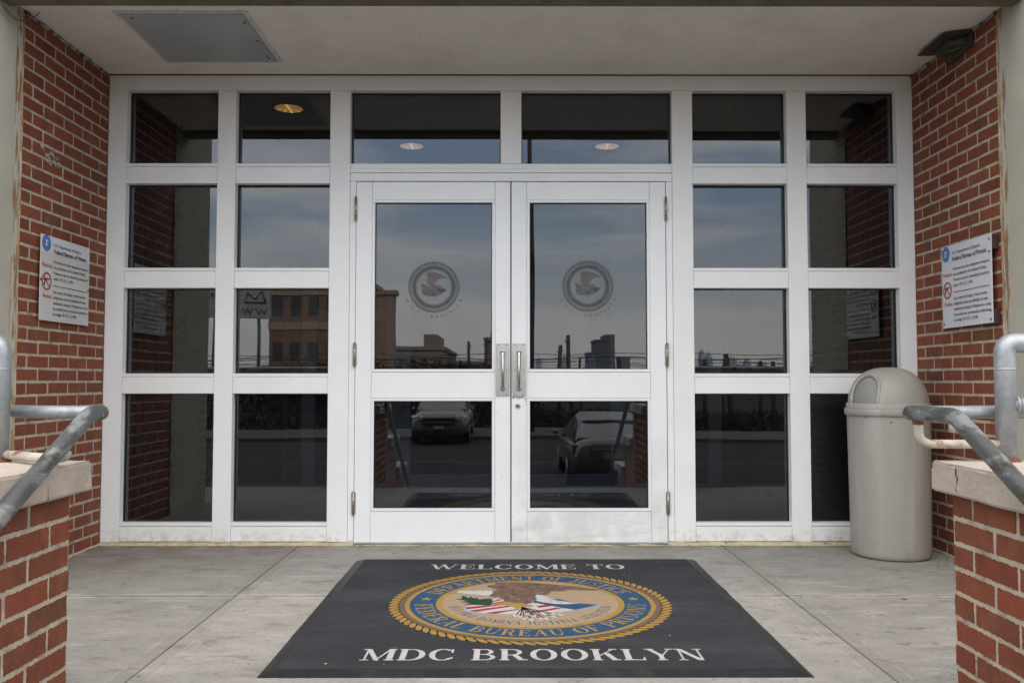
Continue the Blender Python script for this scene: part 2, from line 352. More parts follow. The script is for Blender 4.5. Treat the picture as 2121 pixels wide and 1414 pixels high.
# glass: tinted, mirror-like
def glass(name, tint, refl, wavy=.0, streak=0):
    m = bpy.data.materials.new(name); m.use_nodes = True; t = m.node_tree; n = t.nodes
    for x in list(n): n.remove(x)
    tr = n.new('ShaderNodeBsdfTransparent'); tr.inputs[0].default_value = (*tint, 1)
    gl = n.new('ShaderNodeBsdfGlossy'); gl.inputs['Roughness'].default_value = .0; gl.inputs['Color'].default_value = (1, 1, 1, 1)
    if wavy:
        co = n.new('ShaderNodeTexCoord'); z = n.new('ShaderNodeTexNoise'); z.inputs['Scale'].default_value = 1.3; z.inputs['Detail'].default_value = 1
        b = n.new('ShaderNodeBump'); b.inputs['Strength'].default_value = wavy; b.inputs['Distance'].default_value = .01
        t.links.new(co.outputs['Object'], z.inputs['Vector']); t.links.new(z.outputs[0], b.inputs['Height']); t.links.new(b.outputs[0], gl.inputs['Normal'])
    fr = n.new('ShaderNodeFresnel'); fr.inputs['IOR'].default_value = 1.5
    f = rng(t, fr.outputs[0], .04, 1, refl, 1)
    mxs = n.new('ShaderNodeMixShader'); t.links.new(f, mxs.inputs[0]); t.links.new(tr.outputs[0], mxs.inputs[1]); t.links.new(gl.outputs[0], mxs.inputs[2])
    df = n.new('ShaderNodeBsdfDiffuse'); df.inputs['Color'].default_value = (.30, .30, .30, 1)
    d1 = math_(t, 'MULTIPLY', noise_mask(t, 9, .52, .8, (4, 4, .22)), .035 if streak else .006)
    d2 = math_(t, 'MULTIPLY', noise_mask(t, 120, .75, .78, detail=2), .12)
    d3 = math_(t, 'MULTIPLY', math_(t, 'MULTIPLY', noise_mask(t, 2.2, .55, .95), noise_mask(t, 16, .42, .8, (1, 1, .5))), .05)
    dd = math_(t, 'ADD', math_(t, 'ADD', math_(t, 'ADD', d1, d2), d3), .002)
    m2 = n.new('ShaderNodeMixShader'); t.links.new(dd, m2.inputs[0]); t.links.new(mxs.outputs[0], m2.inputs[1]); t.links.new(df.outputs[0], m2.inputs[2])
    o = n.new('ShaderNodeOutputMaterial'); t.links.new(m2.outputs[0], o.inputs[0])
    return m
mGlass = glass('tinted_mirror_glass', (.48, .51, .55), .088, .10)
mGlassTop = glass('streaked_tinted_glass', (.48, .51, .55), .088, .10, 1)
mGlassIn = glass('inner_glass', (.8, .82, .84), .06)
def decal(name, c, a):
    m = bpy.data.materials.new(name); m.use_nodes = True; t = m.node_tree; n = t.nodes; p = n['Principled BSDF']
    p.inputs['Base Color'].default_value = (*c, 1); p.inputs['Roughness'].default_value = .5; p.inputs['Alpha'].default_value = a; return m
dNavy = decal('decal_navy', (.035, .048, .075), .60); dGold = decal('decal_gold', (.20, .17, .10), .5); dBrown = decal('decal_brown', (.12, .085, .06), .42)
dRed = decal('decal_red', (.20, .09, .09), .4); dWhite = decal('decal_white', (.32, .33, .34), .25); dGreen = decal('decal_green', (.07, .10, .08), .6)
dClear = decal('decal_clear', (.18, .20, .22), .08)
dInk = decal('decal_ink', (.06, .07, .11), .55)

# ================================================================== lettering (own serif capitals)
T, S_ = .205, .075
def strip(cx, cy, rx, ry, tx, ty, a0, a1, n=14):
    o = []
    for i in range(n):
        q = []
        for a in (a0 + (a1-a0)*i/n, a0 + (a1-a0)*(i+1)/n):
            c, s = math.cos(R_(a)), math.sin(R_(a)); q.append(((cx+rx*c, cy+ry*s), (cx+(rx-tx)*c, cy+(ry-ty)*s)))
        o.append([q[0][0], q[1][0], q[1][1], q[0][1]])
    return o
def qd(x0, y0, x1, y1, wd):   # slanted stem of horizontal width wd
    return [(x0, y0), (x0+wd, y0), (x1+wd, y1), (x1, y1)]
def hb(x0, x1, y0, y1): return [(x0, y0), (x1, y0), (x1, y1), (x0, y1)]
sf = .065
def ser(x, y, wd=.34): return hb(x-wd/2, x+wd/2, y, y+sf)
def bs(x, wd=.34): return [ser(x, 0, wd), ser(x, 1-sf, wd)]
def stem(x, t=T): return hb(x-t/2, x+t/2, 0, 1)
GL = {
'I': (.40, [stem(.2)] + bs(.2)),
'T': (.86, [stem(.43), ser(.43, 0), hb(.03, .83, .93, 1), [(.03, .75), (.08, .75), (.10, .95), (.03, .95)], [(.83, .75), (.78, .75), (.76, .95), (.83, .95)]]),
'L': (.80, [stem(.2)] + bs(.2) + [hb(.2, .76, 0, .06), [(.76, .28), (.72, .28), (.66, .04), (.76, .04)]]),
'E': (.82, [stem(.2)] + bs(.2) + [hb(.2, .76, 0, .06), hb(.2, .74, .94, 1), hb(.2, .58, .48, .54), [(.78, .28), (.74, .28), (.68, .04), (.76, .04)], [(.74, .76), (.70, .76), (.66, .96), (.74, .96)], hb(.55, .59, .38, .64)]),
'F': (.78, [stem(.2)] + bs(.2) + [hb(.2, .74, .94, 1), hb(.2, .56, .46, .52), [(.74, .74), (.70, .74), (.66, .96), (.74, .96)], hb(.53, .57, .37, .62)]),
'H': (1.0, [stem(.2), stem(.8), hb(.2, .8, .47, .53)] + bs(.2) + bs(.8)),
'N': (1.0, [stem(.18, S_), stem(.82, S_), qd(.10, 1, .66, 0, .19), ser(.18, 0, .3), ser(.82, .95, .3), ser(.12, .95, .2)]),
'M': (1.18, [stem(.17, S_), stem(1.0), qd(.10, 1, .50, 0, .18), qd(.90, 1, .52, 0, .07), ser(.17, 0, .3), ser(1.0, 0), ser(.12, .95, .22), ser(1.02, .95, .28)]),
'A': (.98, [qd(.44, 1, .72, 0, .18), qd(.46, 1, .12, 0, .06), hb(.25, .72, .33, .39), ser(.15, 0, .28), ser(.82, 0, .32)]),
'V': (.96, [qd(.08, 1, .42, 0, .18), qd(.80, 1, .46, 0, .06), ser(.17, .95, .32), ser(.84, .95, .26)]),
'W': (1.42, [qd(.08, 1, .36, 0, .17), qd(.66, 1, .40, 0, .06), qd(.58, 1, .88, 0, .17), qd(1.24, 1, .92, 0, .06), ser(.16, .95, .3), ser(.66, .95, .3), ser(1.28, .95, .26)]),
'X': (.96, [qd(.1, 1, .66, 0, .18), qd(.8, 1, .12, 0, .06)] + [ser(.18, .95, .3), ser(.8, .95, .26), ser(.15, 0, .26), ser(.78, 0, .32)]),
'Y': (.94, [hb(.385, .555, 0, .45), ser(.47, 0), qd(.06, 1, .39, .42, .18), qd(.82, 1, .50, .42, .06), ser(.15, .95, .32), ser(.84, .95, .26)]),
'K': (1.0, [stem(.2)] + bs(.2) + [qd(.78, 1, .26, .40, .07), qd(.44, .62, .70, 0, .2), ser(.80, .95, .28), ser(.82, 0, .32)]),
'O': (1.0, strip(.5, .5, .46, .52, T, .06, 0, 360, 28)),
'Q': (1.0, strip(.5, .5, .46, .52, T, .06, 0, 360, 28) + [[(.42, .05), (.6, .08), (.95, -.22), (.80, -.22)]]),
'C': (.94, strip(.5, .5, .46, .52, T, .06, 48, 322, 24) + [[(.80, .66), (.86, .66), (.86, 1.0), (.81, 1.0), (.76, .88)], [(.83, .17), (.88, .24), (.80, .30), (.76, .14)]]),
'G': (1.0, strip(.5, .5, .46, .52, T, .06, 48, 320, 24) + [[(.80, .66), (.86, .66), (.86, 1.0), (.81, 1.0), (.76, .88)], hb(.74, .90, .04, .42), hb(.62, .98, .40, .45)]),
'D': (.98, [stem(.2)] + [ser(.15, 0, .24), ser(.15, .95, .24), hb(.2, .48, 0, .06), hb(.2, .48, .94, 1)] + strip(.46, .5, .48, .5, T, .06, -90, 90, 18)),
'P': (.84, [stem(.2)] + [ser(.2, 0), ser(.14, .95, .22), hb(.2, .46, .94, 1), hb(.2, .46, .42, .48)] + strip(.44, .71, .36, .29, .16, .06, -90, 90, 14)),
'R': (.98, [stem(.2)] + [ser(.2, 0), ser(.14, .95, .22), hb(.2, .46, .94, 1), hb(.2, .46, .44, .50), qd(.44, .48, .68, 0, .2), ser(.84, 0, .28)] + strip(.44, .72, .36, .28, .16, .06, -90, 90, 14)),
'B': (.90, [stem(.2)] + [ser(.14, 0, .22), ser(.14, .95, .22), hb(.2, .46, .94, 1), hb(.2, .46, .49, .55), hb(.2, .46, 0, .06)] + strip(.44, .75, .33, .25, .15, .05, -90, 90, 14) + strip(.44, .27, .40, .27, .16, .06, -90, 90, 14)),
'U': (1.0, [hb(.12, .29, .3, 1), hb(.78, .84, .3, 1), ser(.2, .95), ser(.81, .95, .26)] + strip(.48, .33, .36, .35, .15, .07, 180, 360, 16)),
'J': (.62, [hb(.3, .47, .22, 1), ser(.38, .95)] + strip(.25, .2, .22, .24, .13, .06, 180, 360, 14) + [hb(.02, .14, .14, .27)]),
'S': (.74, strip(.37, .73, .30, .29, .10, .06, 30, 210, 14) + strip(.37, .25, .33, .27, .12, .06, -150, 30, 14) +
      [[(.07, .66), (.17, .70), (.66, .36), (.62, .22), (.5, .36)], [(.60, .72), (.65, .72), (.65, 1), (.60, .98)], [(.07, .30), (.12, .30), (.12, .02), (.07, 0)]]),
'.': (.26, [hb(.06, .2, 0, .14)]), ' ': (.42, []),
}
def layout(txt, sp=.05):
    x = 0; o = []
    for ch in txt:
        wd, ps = GL[ch]; o.append((x, wd, ps)); x += wd + sp
    return o, x - sp
def text_flat(mb, txt, x0, x1, y0, y1, plane, mi, z0, dz=2e-5, sp=.05):
    ls, W = layout(txt, sp); sx = (x1-x0)/W; k = 0
    for x, wd, ps in ls:
        for p in ps:
            mb.poly([plane(x0 + (x+a)*sx, y0 + b*(y1-y0), z0 + k*dz) for a, b in p], mi); k = (k+1) % 9
def text_arc(mb, txt, c, r, h, a_mid, a_span, plane, mi, z0, top=True, dz=2e-5, sp=.10):
    ls, W = layout(txt, sp); k = 0
    for x, wd, ps in ls:
        u = (x + wd/2) / W - .5
        a = R_(a_mid) + (-u if top else u) * R_(a_span)
        sxx = R_(a_span) * (r + h/2) / W
        for p in ps:
            q = []
            for ax, ay in p:
                lx = (ax - wd/2) * sxx; ly = ay*h
                if top: rad, tx, ty = r + ly, math.sin(a), -math.cos(a)
                else: rad, tx, ty = r + h - ly, -math.sin(a), math.cos(a)
                q.append(plane(c[0] + rad*math.cos(a) + lx*tx, c[1] + rad*math.sin(a) + lx*ty, z0 + k*dz))
            mb.poly(q, mi); k = (k+1) % 9
def ring(mb, c, r0, r1, plane, mi, z, n=96):
    for i in range(n):
        a, b = 2*math.pi*i/n, 2*math.pi*(i+1)/n
        if r0 > 0: mb.poly([plane(c[0]+r*math.cos(t), c[1]+r*math.sin(t), z) for r, t in ((r0, a), (r1, a), (r1, b), (r0, b))], mi)
        else: mb.poly([plane(c[0]+r*math.cos(t), c[1]+r*math.sin(t), z) for r, t in ((0, 0), (r1, a), (r1, b))], mi)
def star(mb, c, r, plane, mi, z, rot=90):
    mb.poly([plane(c[0] + (r if i % 2 == 0 else r*.42)*math.cos(R_(rot+36*i)), c[1] + (r if i % 2 == 0 else r*.42)*math.sin(R_(rot+36*i)), z) for i in range(10)], mi)

EAGLE=[(-0.32,0.476),(-0.301,0.511),(-0.265,0.511),(-0.254,0.571),(-0.221,0.595),(-0.107,0.602),(0.007,0.595),(0.12,0.558),(0.231,0.515),(0.34,0.474),(0.447,0.416),(0.545,0.352),(0.495,0.338),(0.413,0.343),(0.332,0.359),(0.255,0.359),(0.285,0.314),(0.246,0.31),(0.165,0.326),(0.16,0.281),(0.144,0.226),(0.116,0.187),(0.058,0.216),(0.04,0.151),(0.054,0.078),(0.021,0.037),(0.014,-0.034),(-0.038,-0.064),(-0.11,-0.034),(-0.141,-0.004),(-0.183,0.011),(-0.191,0.078),(-0.22,0.127),(-0.269,0.152),(-0.299,0.178),(-0.27,0.238),(-0.277,0.304),(-0.229,0.361),(-0.251,0.383),(-0.285,0.429),(-0.313,0.446)]
HEAD=[(-0.541,0.294),(-0.512,0.323),(-0.382,0.332),(-0.278,0.327),(-0.271,0.293),(-0.271,0.249),(-0.299,0.178),(-0.377,0.195),(-0.486,0.243),(-0.537,0.278)]
BEAK=[(-0.594,0.243),(-0.565,0.283),(-0.541,0.294),(-0.537,0.278),(-0.572,0.239)]
TAIL=[(0.047,0.216),(0.1,0.194),(0.155,0.109),(0.204,0.036),(0.344,-0.039),(0.25,-0.065),(0.173,-0.051),(0.097,-0.014),(0.042,0.037),(0.054,0.078),(0.04,0.151)]
SHIELD=[(-0.449,-0.217),(-0.446,-0.132),(-0.423,-0.083),(-0.331,-0.083),(-0.264,-0.073),(-0.267,0.079),(-0.22,0.12),(-0.162,0.027),(0.021,0.026),(0.024,-0.024),(0.138,-0.035),(0.3,-0.21),(0.187,-0.266),(0.062,-0.293),(-0.062,-0.311),(-0.235,-0.316),(-0.36,-0.274),(-0.431,-0.236)]
RIM=[(-0.464,-0.227),(-0.459,-0.131),(-0.423,-0.073),(-0.264,-0.073),(0.019,-0.034),(0.399,-0.114),(0.504,-0.085),(0.499,-0.114),(0.393,-0.182),(0.235,-0.284),(0.06,-0.33),(-0.136,-0.353),(-0.279,-0.338),(-0.393,-0.292),(-0.45,-0.255)]
BLUE=[(0.021,0.037),(0.154,0.098),(0.222,0.077),(0.276,0.016),(0.344,-0.039),(0.477,-0.075),(0.397,-0.143),(0.305,-0.21),(0.223,-0.162),(0.145,-0.104),(0.055,-0.034),(0.025,-0.014)]
STR=[[(-0.449,-0.17),(-0.441,-0.135),(-0.355,-0.108),(-0.264,-0.083),(-0.203,-0.083),(-0.344,-0.155),(-0.445,-0.199)],
[(-0.421,-0.227),(-0.288,-0.161),(-0.162,-0.097),(-0.111,-0.113),(-0.252,-0.19),(-0.37,-0.261),(-0.416,-0.242)],
[(-0.3,-0.283),(-0.161,-0.218),(-0.081,-0.186),(-0.081,-0.209),(-0.181,-0.265),(-0.235,-0.311),(-0.299,-0.298)],
[(-0.032,-0.265),(0.09,-0.209),(0.173,-0.152),(0.228,-0.168),(0.139,-0.223),(-0.013,-0.302),(-0.062,-0.307)],
[(0.042,-0.113),(0.11,-0.074),(0.15,-0.11),(0.061,-0.156)],[(-0.265,0.023),(-0.22,0.093),(-0.191,0.078),(-0.261,0.003)],[(-0.264,-0.029),(-0.191,0.031),(-0.189,0.007),(-0.262,-0.049)]]
OLIVE=[(-0.536,0.09),(-0.491,0.09),(-0.497,0.185),(-0.466,0.153),(-0.442,0.1),(-0.434,0.157),(-0.4,0.1),(-0.382,0.121),(-0.364,0.068),(-0.325,0.089),(-0.31,0.089),(-0.289,0.099),(-0.267,0.048),(-0.265,-0.033),(-0.284,-0.093),(-0.325,-0.093),(-0.393,-0.073),(-0.46,-0.063),(-0.42,-0.023),(-0.5,0.003),(-0.444,0.028)]
TALON=[(-0.265,-0.057),(-0.188,0.007),(-0.12,-0.014),(-0.069,-0.034),(-0.053,-0.03),(-0.038,-0.058),(0.022,-0.098),(0.016,-0.133),(-0.055,-0.133),(-0.081,-0.186),(-0.108,-0.171),(-0.111,-0.142),(-0.161,-0.132),(-0.131,-0.097),(-0.182,-0.083),(-0.264,-0.083)]
ARW=[(-0.11,-0.383),(-0.076,-0.41),(-0.05,-0.454),(-0.023,-0.338),(0.0,-0.48),(0.024,-0.392),(0.065,-0.463),(0.104,-0.454),(0.159,-0.41),(0.168,-0.339),(0.211,-0.366),(0.094,-0.339)]
def seal(mb, c, R, plane, z0, dz, ms, full=True):
    """ms: material indexes gold,blue,tan,brown,white,red,green,black,grey"""
    g, bl, ta, br, wh, re, gr, bk, gy = ms
    if full:
        ring(mb, c, 0, R*.995, plane, bk, z0); 
        n = 84
        for i in range(n):       # rope twists
            a = 2*math.pi*i/n; da = 2*math.pi/n
            pts = [(.932, a-.2*da), (.955, a+.05*da), (.982, a+.42*da), (.998, a+.82*da), (.998, a+1.22*da), (.975, a+1.15*da), (.945, a+.72*da), (.930, a+.38*da)]
            mb.poly([plane(c[0]+R*r*math.cos(t), c[1]+R*r*math.sin(t), z0+dz*.5) for r, t in pts], g)
        ring(mb, c, 0, R*.925, plane, br, z0+dz); ring(mb, c, 0, R*.885, plane, g, z0+2*dz); ring(mb, c, 0, R*.853, plane, bl, z0+3*dz)
        ring(mb, c, 0, R*.67, plane, g, z0+4*dz); ring(mb, c, 0, R*.628, plane, ta, z0+5*dz)
        rt, ht = .692*R, .125*R
    else:
        ring(mb, c, R*.985, R, plane, bk, z0); ring(mb, c, R*.88, R*.90, plane, bk, z0)
        n = 80
        for i in range(n):
            a = 2*math.pi*i/n; da = 2*math.pi/n
            mb.poly([plane(c[0]+R*r*math.cos(t), c[1]+R*r*math.sin(t), z0) for r, t in ((.905, a), (.98, a+da*1.0), (.98, a+1.55*da), (.905, a+.55*da))], g)
            mb.poly([plane(c[0]+R*r*math.cos(t), c[1]+R*r*math.sin(t), z0) for r, t in ((.905, a+.6*da), (.98, a+da*1.6), (.98, a+1.95*da), (.905, a+.95*da))], bk)
        ring(mb, c, R*.70, R*.84, plane, bl, z0); ring(mb, c, R*.665, R*.68, plane, bk, z0)
        rt, ht = .715*R, .11*R; z0 = z0 - 4*dz
    zt = z0 + 4.5*dz
    text_arc(mb, 'DEPARTMENT OF JUSTICE', c, rt, ht, 90, 142, plane, g, zt)
    text_arc(mb, 'FEDERAL BUREAU OF PRISONS', c, rt, ht, 270, 172, plane, g, zt, top=False)
    for s in (-1, 1): star(mb, (c[0] + s*(rt+ht/2)*math.cos(R_(7)), c[1] + (rt+ht/2)*math.sin(R_(7))), .05*R, plane, g, zt)
    def P(pts, mi, k): mb.poly([plane(c[0]+R*x, c[1]+R*y, z0+(6+k)*dz) for x, y in pts], mi)
    P(RIM, gy, 0); P(SHIELD, wh, 1); P(BLUE, bl, 2)
    for s in STR: P(s, re, 2)
    P(TAIL, wh, 3); P(EAGLE, br, 4); P(HEAD, wh, 4.5); P(BEAK, g, 4.6); P(OLIVE, gr, 4.5); P(TALON, g, 5)
    o = Vector((-.055, -.142))
    for x, y in ARW:
        d = Vector((x, y)) - o; nrm = Vector((-d.y, d.x)).normalized()*.0038; e = o + d*.9
        P([o+nrm, o-nrm, e-nrm, e+nrm], bk, 5.5)
        dn = d.normalized(); q = Vector((-dn.y, dn.x))*.026; t = o + d; P([t+dn*.03, t-dn*.055+q, t-dn*.04, t-dn*.055-q], wh, 5.7)
    if full:
        # feather strokes, white tail streaks
        rr = random.Random(3)
        for i in range(150):
            x, y = rr.uniform(-.3, .5), rr.uniform(-.03, .58)
            if not inside((x, y), EAGLE) or not inside((x+.05, y-.01), EAGLE): continue
            l = rr.uniform(.03, .06); q_ = .006 if x < .15 else .004; P([(x, y), (x+l*.5, y-.010), (x+l, y-.004-.02*(x > .15)), (x+l*.5, y-.010-q_*2)], bk if rr.random() < .55 else ta, 5.2)
        for i in range(9):
            x = .06 + i*.012; y = .17 - i*.018; P([(x, y), (x+.1, y-.075), (x+.1, y-.080)], gy, 4.2)
        text_arc(mb, 'QUI PRO DOMINA JUSTITIA SEQUITUR', c, .505*R, .075*R, 270, 158, plane, bl, z0+5.6*dz, top=False, sp=.2)
def inside(p, poly):
    x, y = p; c = False; j = len(poly)-1
    for i in range(len(poly)):
        xi, yi = poly[i]; xj, yj = poly[j]
        if (yi > y) != (yj > y) and x < (xj-xi)*(y-yi)/(yj-yi)+xi: c = not c
        j = i
    return c
_tc = {}
def font_polys(txt):
    """outline of a line of text from the built-in font as triangles, width normalised to height 1"""
    if txt in _tc: return _tc[txt]
    cu = bpy.data.curves.new('t', 'FONT'); cu.body = txt; cu.size = 1; cu.resolution_u = 2; cu.offset = .008
    o = bpy.data.objects.new('t', cu); COL.objects.link(o); dg = bpy.context.evaluated_depsgraph_get(); dg.update()
    me = o.evaluated_get(dg).to_mesh(); vs = [(v.co.x, v.co.y) for v in me.vertices]; fs = [[vs[i] for i in p.vertices] for p in me.polygons]
    wd = max(v[0] for v in vs) if vs else 1
    o.evaluated_get(dg).to_mesh_clear(); bpy.data.objects.remove(o); bpy.data.curves.remove(cu)
    _tc[txt] = (fs, wd); return _tc[txt]
def text_font(mb, txt, u0, v0, h, width, plane, mi, d=.0):
    fs, wd = font_polys(txt); sx = width / wd
    for f in fs: mb.poly([plane(u0 + x*sx, v0 + y*h, d) for x, y in f], mi)

# ================================================================== brick walls
def brick_face(mb, org, u, nrm, length, z0, z1, start=0.0, jag=.0009, seed=1, course=.0677, bl=.203, gap=.0138, proud=.0014, half_at=None, detail=.012, mort=True):
    """bricks with ragged arrises standing proud of a mortar bed; faces: mat 0 brick, mat 1 mortar"""
    rr = random.Random(seed); o = Vector(org); u = Vector(u); n = Vector(nrm)
    if mort:
        mb.add([o + u*0 + Vector((0,0,z0)), o + u*length + Vector((0,0,z0)), o + u*length + Vector((0,0,z1)), o + Vector((0,0,z1))], [(0,1,2,3)], 1)
    nc = int(math.ceil((z1-z0)/course))
    for k in range(nc):
        za, zb = z0 + k*course + gap/2, min(z0 + (k+1)*course - gap/2, z1-.002)
        if zb - za < .012: continue
        x = -bl/2 if k % 2 else 0.0
        x -= start
        while x < length:
            a, b = max(x + gap/2, .0), min(x + bl - gap/2, length)
            if x + gap/2 < 0: a = 0
            if b - a > .015:
                t = rr.uniform(.86, 1.12); hue = rr.uniform(-.08, .08)
                if rr.random() < .06: t *= .78
                tone = (t*(1+hue*.5), t*(1-hue), t*(1-hue*.6))
                if rr.random() < .035: tone = (t*.74, t*1.05, t*1.05)
                j = lambda: rr.uniform(-jag, jag)
                dz = rr.uniform(-.0010, .0010); da = rr.uniform(-.0014, .0014)
                pts = []
                def edge(p, q):
                    m = max(2, int(math.hypot(q[0]-p[0], q[1]-p[1]) / detail))
                    for i in range(m):
                        f = i/m; pts.append((p[0]+(q[0]-p[0])*f + j(), p[1]+(q[1]-p[1])*f + j()))
                a2 = a + (da if a > 0 else 0); b2 = b + (da if b < length else 0)
                edge((a2, za+dz), (b2, za+dz)); edge((b2, za+dz), (b2, zb+dz)); edge((b2, zb+dz), (a2, zb+dz)); edge((a2, zb+dz), (a2, za+dz))
                pr = proud + rr.uniform(-.0008, .0008)
                fr = [o + u*x_ + Vector((0,0,z_)) + n*pr for x_, z_ in pts]
                cx = sum(p[0] for p in pts)/len(pts); cz = sum(p[1] for p in pts)/len(pts)
                bk = [o + u*(cx+(x_-cx)*1.0) + Vector((0,0,cz+(z_-cz)*1.0)) - n*.001 for x_, z_ in pts]
                m = len(pts)
                mb.add(fr + bk, [tuple(range(m))] + [(i, m+i, m+(i+1) % m, (i+1) % m) for i in range(m)], 0, tone)
            x += bl

# side walls of the porch (inner faces x=+-2.403)
for sx, nm in ((-1, 'left'), (1, 'right')):
    wall = thing('brick_wall', (sx*2.403, -.45, 0), 'red brick return wall on the left of the entrance, behind the flat-mounted notice' if sx < 0 else 'red brick return wall on the right of the entrance, behind the litter bin', 'brick wall', 'brick return walls beside the glazed front')
    mb = MB()
    mb.box(sx*2.408, sx*2.9, -.905, -.0, 0.002, 2.79, 1)
    brick_face(mb, (sx*2.4065, -.905, 0), (0, 1, 0), (-sx, 0, 0), .905, 0.004, 2.77, seed=11+sx, jag=.0012)
    wl = mb.build('brickwork', [mBrick, mMortar], wall, recalc=False)
    # sealant at the foot and under the soffit
    mb = MB()
    mb.tube([(sx*2.400, -.905+i*.045, .004+random.uniform(-.002, .002)) for i in range(21)], .007, seg=6)
    mb.build('base_sealant', mCaulk, wall)
    mb = MB()
    P_ = [(sx*2.401, -.905+i*.03, 2.778+random.uniform(-.004, .004)) for i in range(31)]
    mb.tube(P_, .009, seg=6, rads=[random.uniform(.004, .012) for _ in P_])
    mb.build('top_sealant', M('old_white_sealant', (.40, .38, .33), .9, var=.4, vscale=20, col2=(.06, .03, .02), c2=(.48, .58), c2scale=16), wall)
    if sx < 0:
        mb = MB(); rr = random.Random(5)
        for i in range(26):     # smear of old white paint on the brick
            y = -.62 + rr.gauss(0, .045); z = 2.12 + rr.gauss(0, .016) - (y+.62)*.3; s = rr.uniform(.004, .014)
            mb.poly([(-2.4005, y + s*1.5*math.cos(a)*rr.uniform(.6, 1.3), z + s*.7*math.sin(a)*rr.uniform(.6, 1.3)) for a in [k*math.pi/4 for k in range(8)]], 0)
        mb.build('paint_smear', M('old_white_smear', (.50, .42, .38), .9), wall, recalc=False)

# piers of painted concrete in front of the brick
for sx in (-1, 1):
    pier = thing('concrete_pier', (sx*2.7, -.97, 0), 'pale concrete pier with rusty edge at the far left, crossed by a loose cable' if sx < 0 else 'pale painted concrete pier with rust stained edge at the far right', 'pier', 'painted concrete piers')
    mb = MB(); mb.box(sx*2.402, sx*3.1, -1.65, -.908, -.3, 3.4)
    mb.build('pier_body', mStucco, pier, bevel=.006, bseg=2)
    mb = MB(); P_ = [(sx*2.4015, -.9065+random.uniform(-.0015, .0015), z*.06) for z in range(47)]
    mb.tube(P_, .006, seg=6, rads=[random.uniform(.003, .0075) for _ in P_]); mb.build('joint_sealant', mRustSeal, pier)

# lintel beam across the opening, soffit and the mass above
beam = thing('lintel_beam', (0, -1.06, 2.745), 'dark weathered concrete beam across the top edge of the porch', 'beam')
mb = MB(); n = 96
prof = []
for i in range(n+1):
    x = -2.4 + 4.8*i/n; e = mnoise.noise(Vector((x*5, 0, 3)))*.004 + mnoise.noise(Vector((x*22, 0, 9)))*.003
    prof.append([(x, -1.028+e, 2.79), (x, -1.028+e, 2.752+e), (x, -1.04, 2.746), (x, -1.13, 2.746), (x, -1.15, 2.76), (x, -1.15, 3.3)])
for i in range(n):
    for k in range(5): mb.add([prof[i][k], prof[i+1][k], prof[i+1][k+1], prof[i][k+1]], [(0,1,2,3)])
mb.build('beam_body', mBeam, beam)
soffit = thing('porch_ceiling', (0, -.5, 2.785), 'stained off-white painted ceiling over the entrance', 'ceiling')
mb = MB(); mb.box(-2.402, 2.402, -1.15, .10, 2.786, 2.90); mb.build('plaster', mSoffit, soffit)
mb = MB(); mb.box(-2.40, 2.40, -.008, -.0005, 2.7815, 2.7855); mb.build('shadow_joint', mSeam, soffit)
up = thing('unseen_upper_wall', (0, 0, 2.9), 'unseen concrete wall above the entrance porch, sized to shade porch and road', 'wall')
mb = MB(); mb.box(-22, 22, -1.148, 7, 2.905, 26); mb.box(-22, -3.1, -.95, .2, -1.2, 2.905); mb.box(3.1, 22, -.95, .2, -1.2, 2.905)  # unseen mass, made wide and tall so its shadow reaches the road
mb.build('wall_mass', M('building_concrete', (.36, .35, .31), .9, var=.12, vscale=2, bump=.3), up)

# access hatch in the ceiling
hatch = thing('access_panel', (-1.64, -.55, 2.786), 'grey sheet metal access hatch set in the porch ceiling', 'ceiling hatch')
X0, X1, Y0, Y1 = -1.955, -1.335, -.875, -.235
mb = MB(); mb.box(X0, X1, Y0, Y1, 2.7735, 2.7865); mb.build('hatch_door', mPanel, hatch, bevel=.002)
mb = MB()
for a in ((X0-.02, X0-.002, Y0-.02, Y1+.02), (X1+.002, X1+.026, Y0-.02, Y1+.02), (X0-.002, X1+.002, Y0-.02, Y0-.002), (X0-.002, X1+.002, Y1+.002, Y1+.02)):
    mb.box(a[0], a[1], a[2], a[3], 2.779, 2.7862)
mb.build('hatch_frame', mPanelFrame, hatch)
_hs = M('rusty_screws', (.10, .04, .02), .8)
for x, y in ((X1-.02, -.78), (X1-.02, -.55), (X1-.03, -.33), (X0+.05, Y0+.04), (X1-.03, Y1-.06)): mb = MB(); mb.lathe([(.0, -.003), (.006, -.003), (.007, 0)], (x, y, 2.7735), seg=10); mb.build('hatch_screw', _hs, hatch)

# ================================================================== storefront
front = thing('glazed_storefront', (0, .03, 0), 'white aluminium framed window wall filling the porch around the double doors', 'storefront')
COLS = [(-2.292, -1.748), (-1.640, -1.078), (1.084, 1.648), (1.764, 2.306)]
ROWS = [(2.250, 2.688), (1.625, 2.130), (1.000, 1.506), (.128, .882)]
DZ0, DZ1 = 2.250, 2.690     # transom lights over the doors
def vert(nm, x0, x1, z0, z1, y0=0.0): 
    mb = MB(); mb.box(x0, x1, y0, .11, z0, z1); return mb.build(nm, mWhite, front, bevel=.0012)
for x0, x1 in ((-2.400, -2.292), (2.306, 2.402)): vert('jamb', x0, x1, .018, 2.690)
for x0, x1 in ((-1.748, -1.640), (-1.078, -.958), (.962, 1.084), (1.648, 1.764)): vert('mullion', x0, x1, .018, 2.690)
vert('mullion', -.061, .063, 2.250, 2.690)
mb = MB(); mb.box(-2.400, 2.402, .0015, .11, 2.6915, 2.7815); mb.build('head_rail', mWhite, front, bevel=.0012)
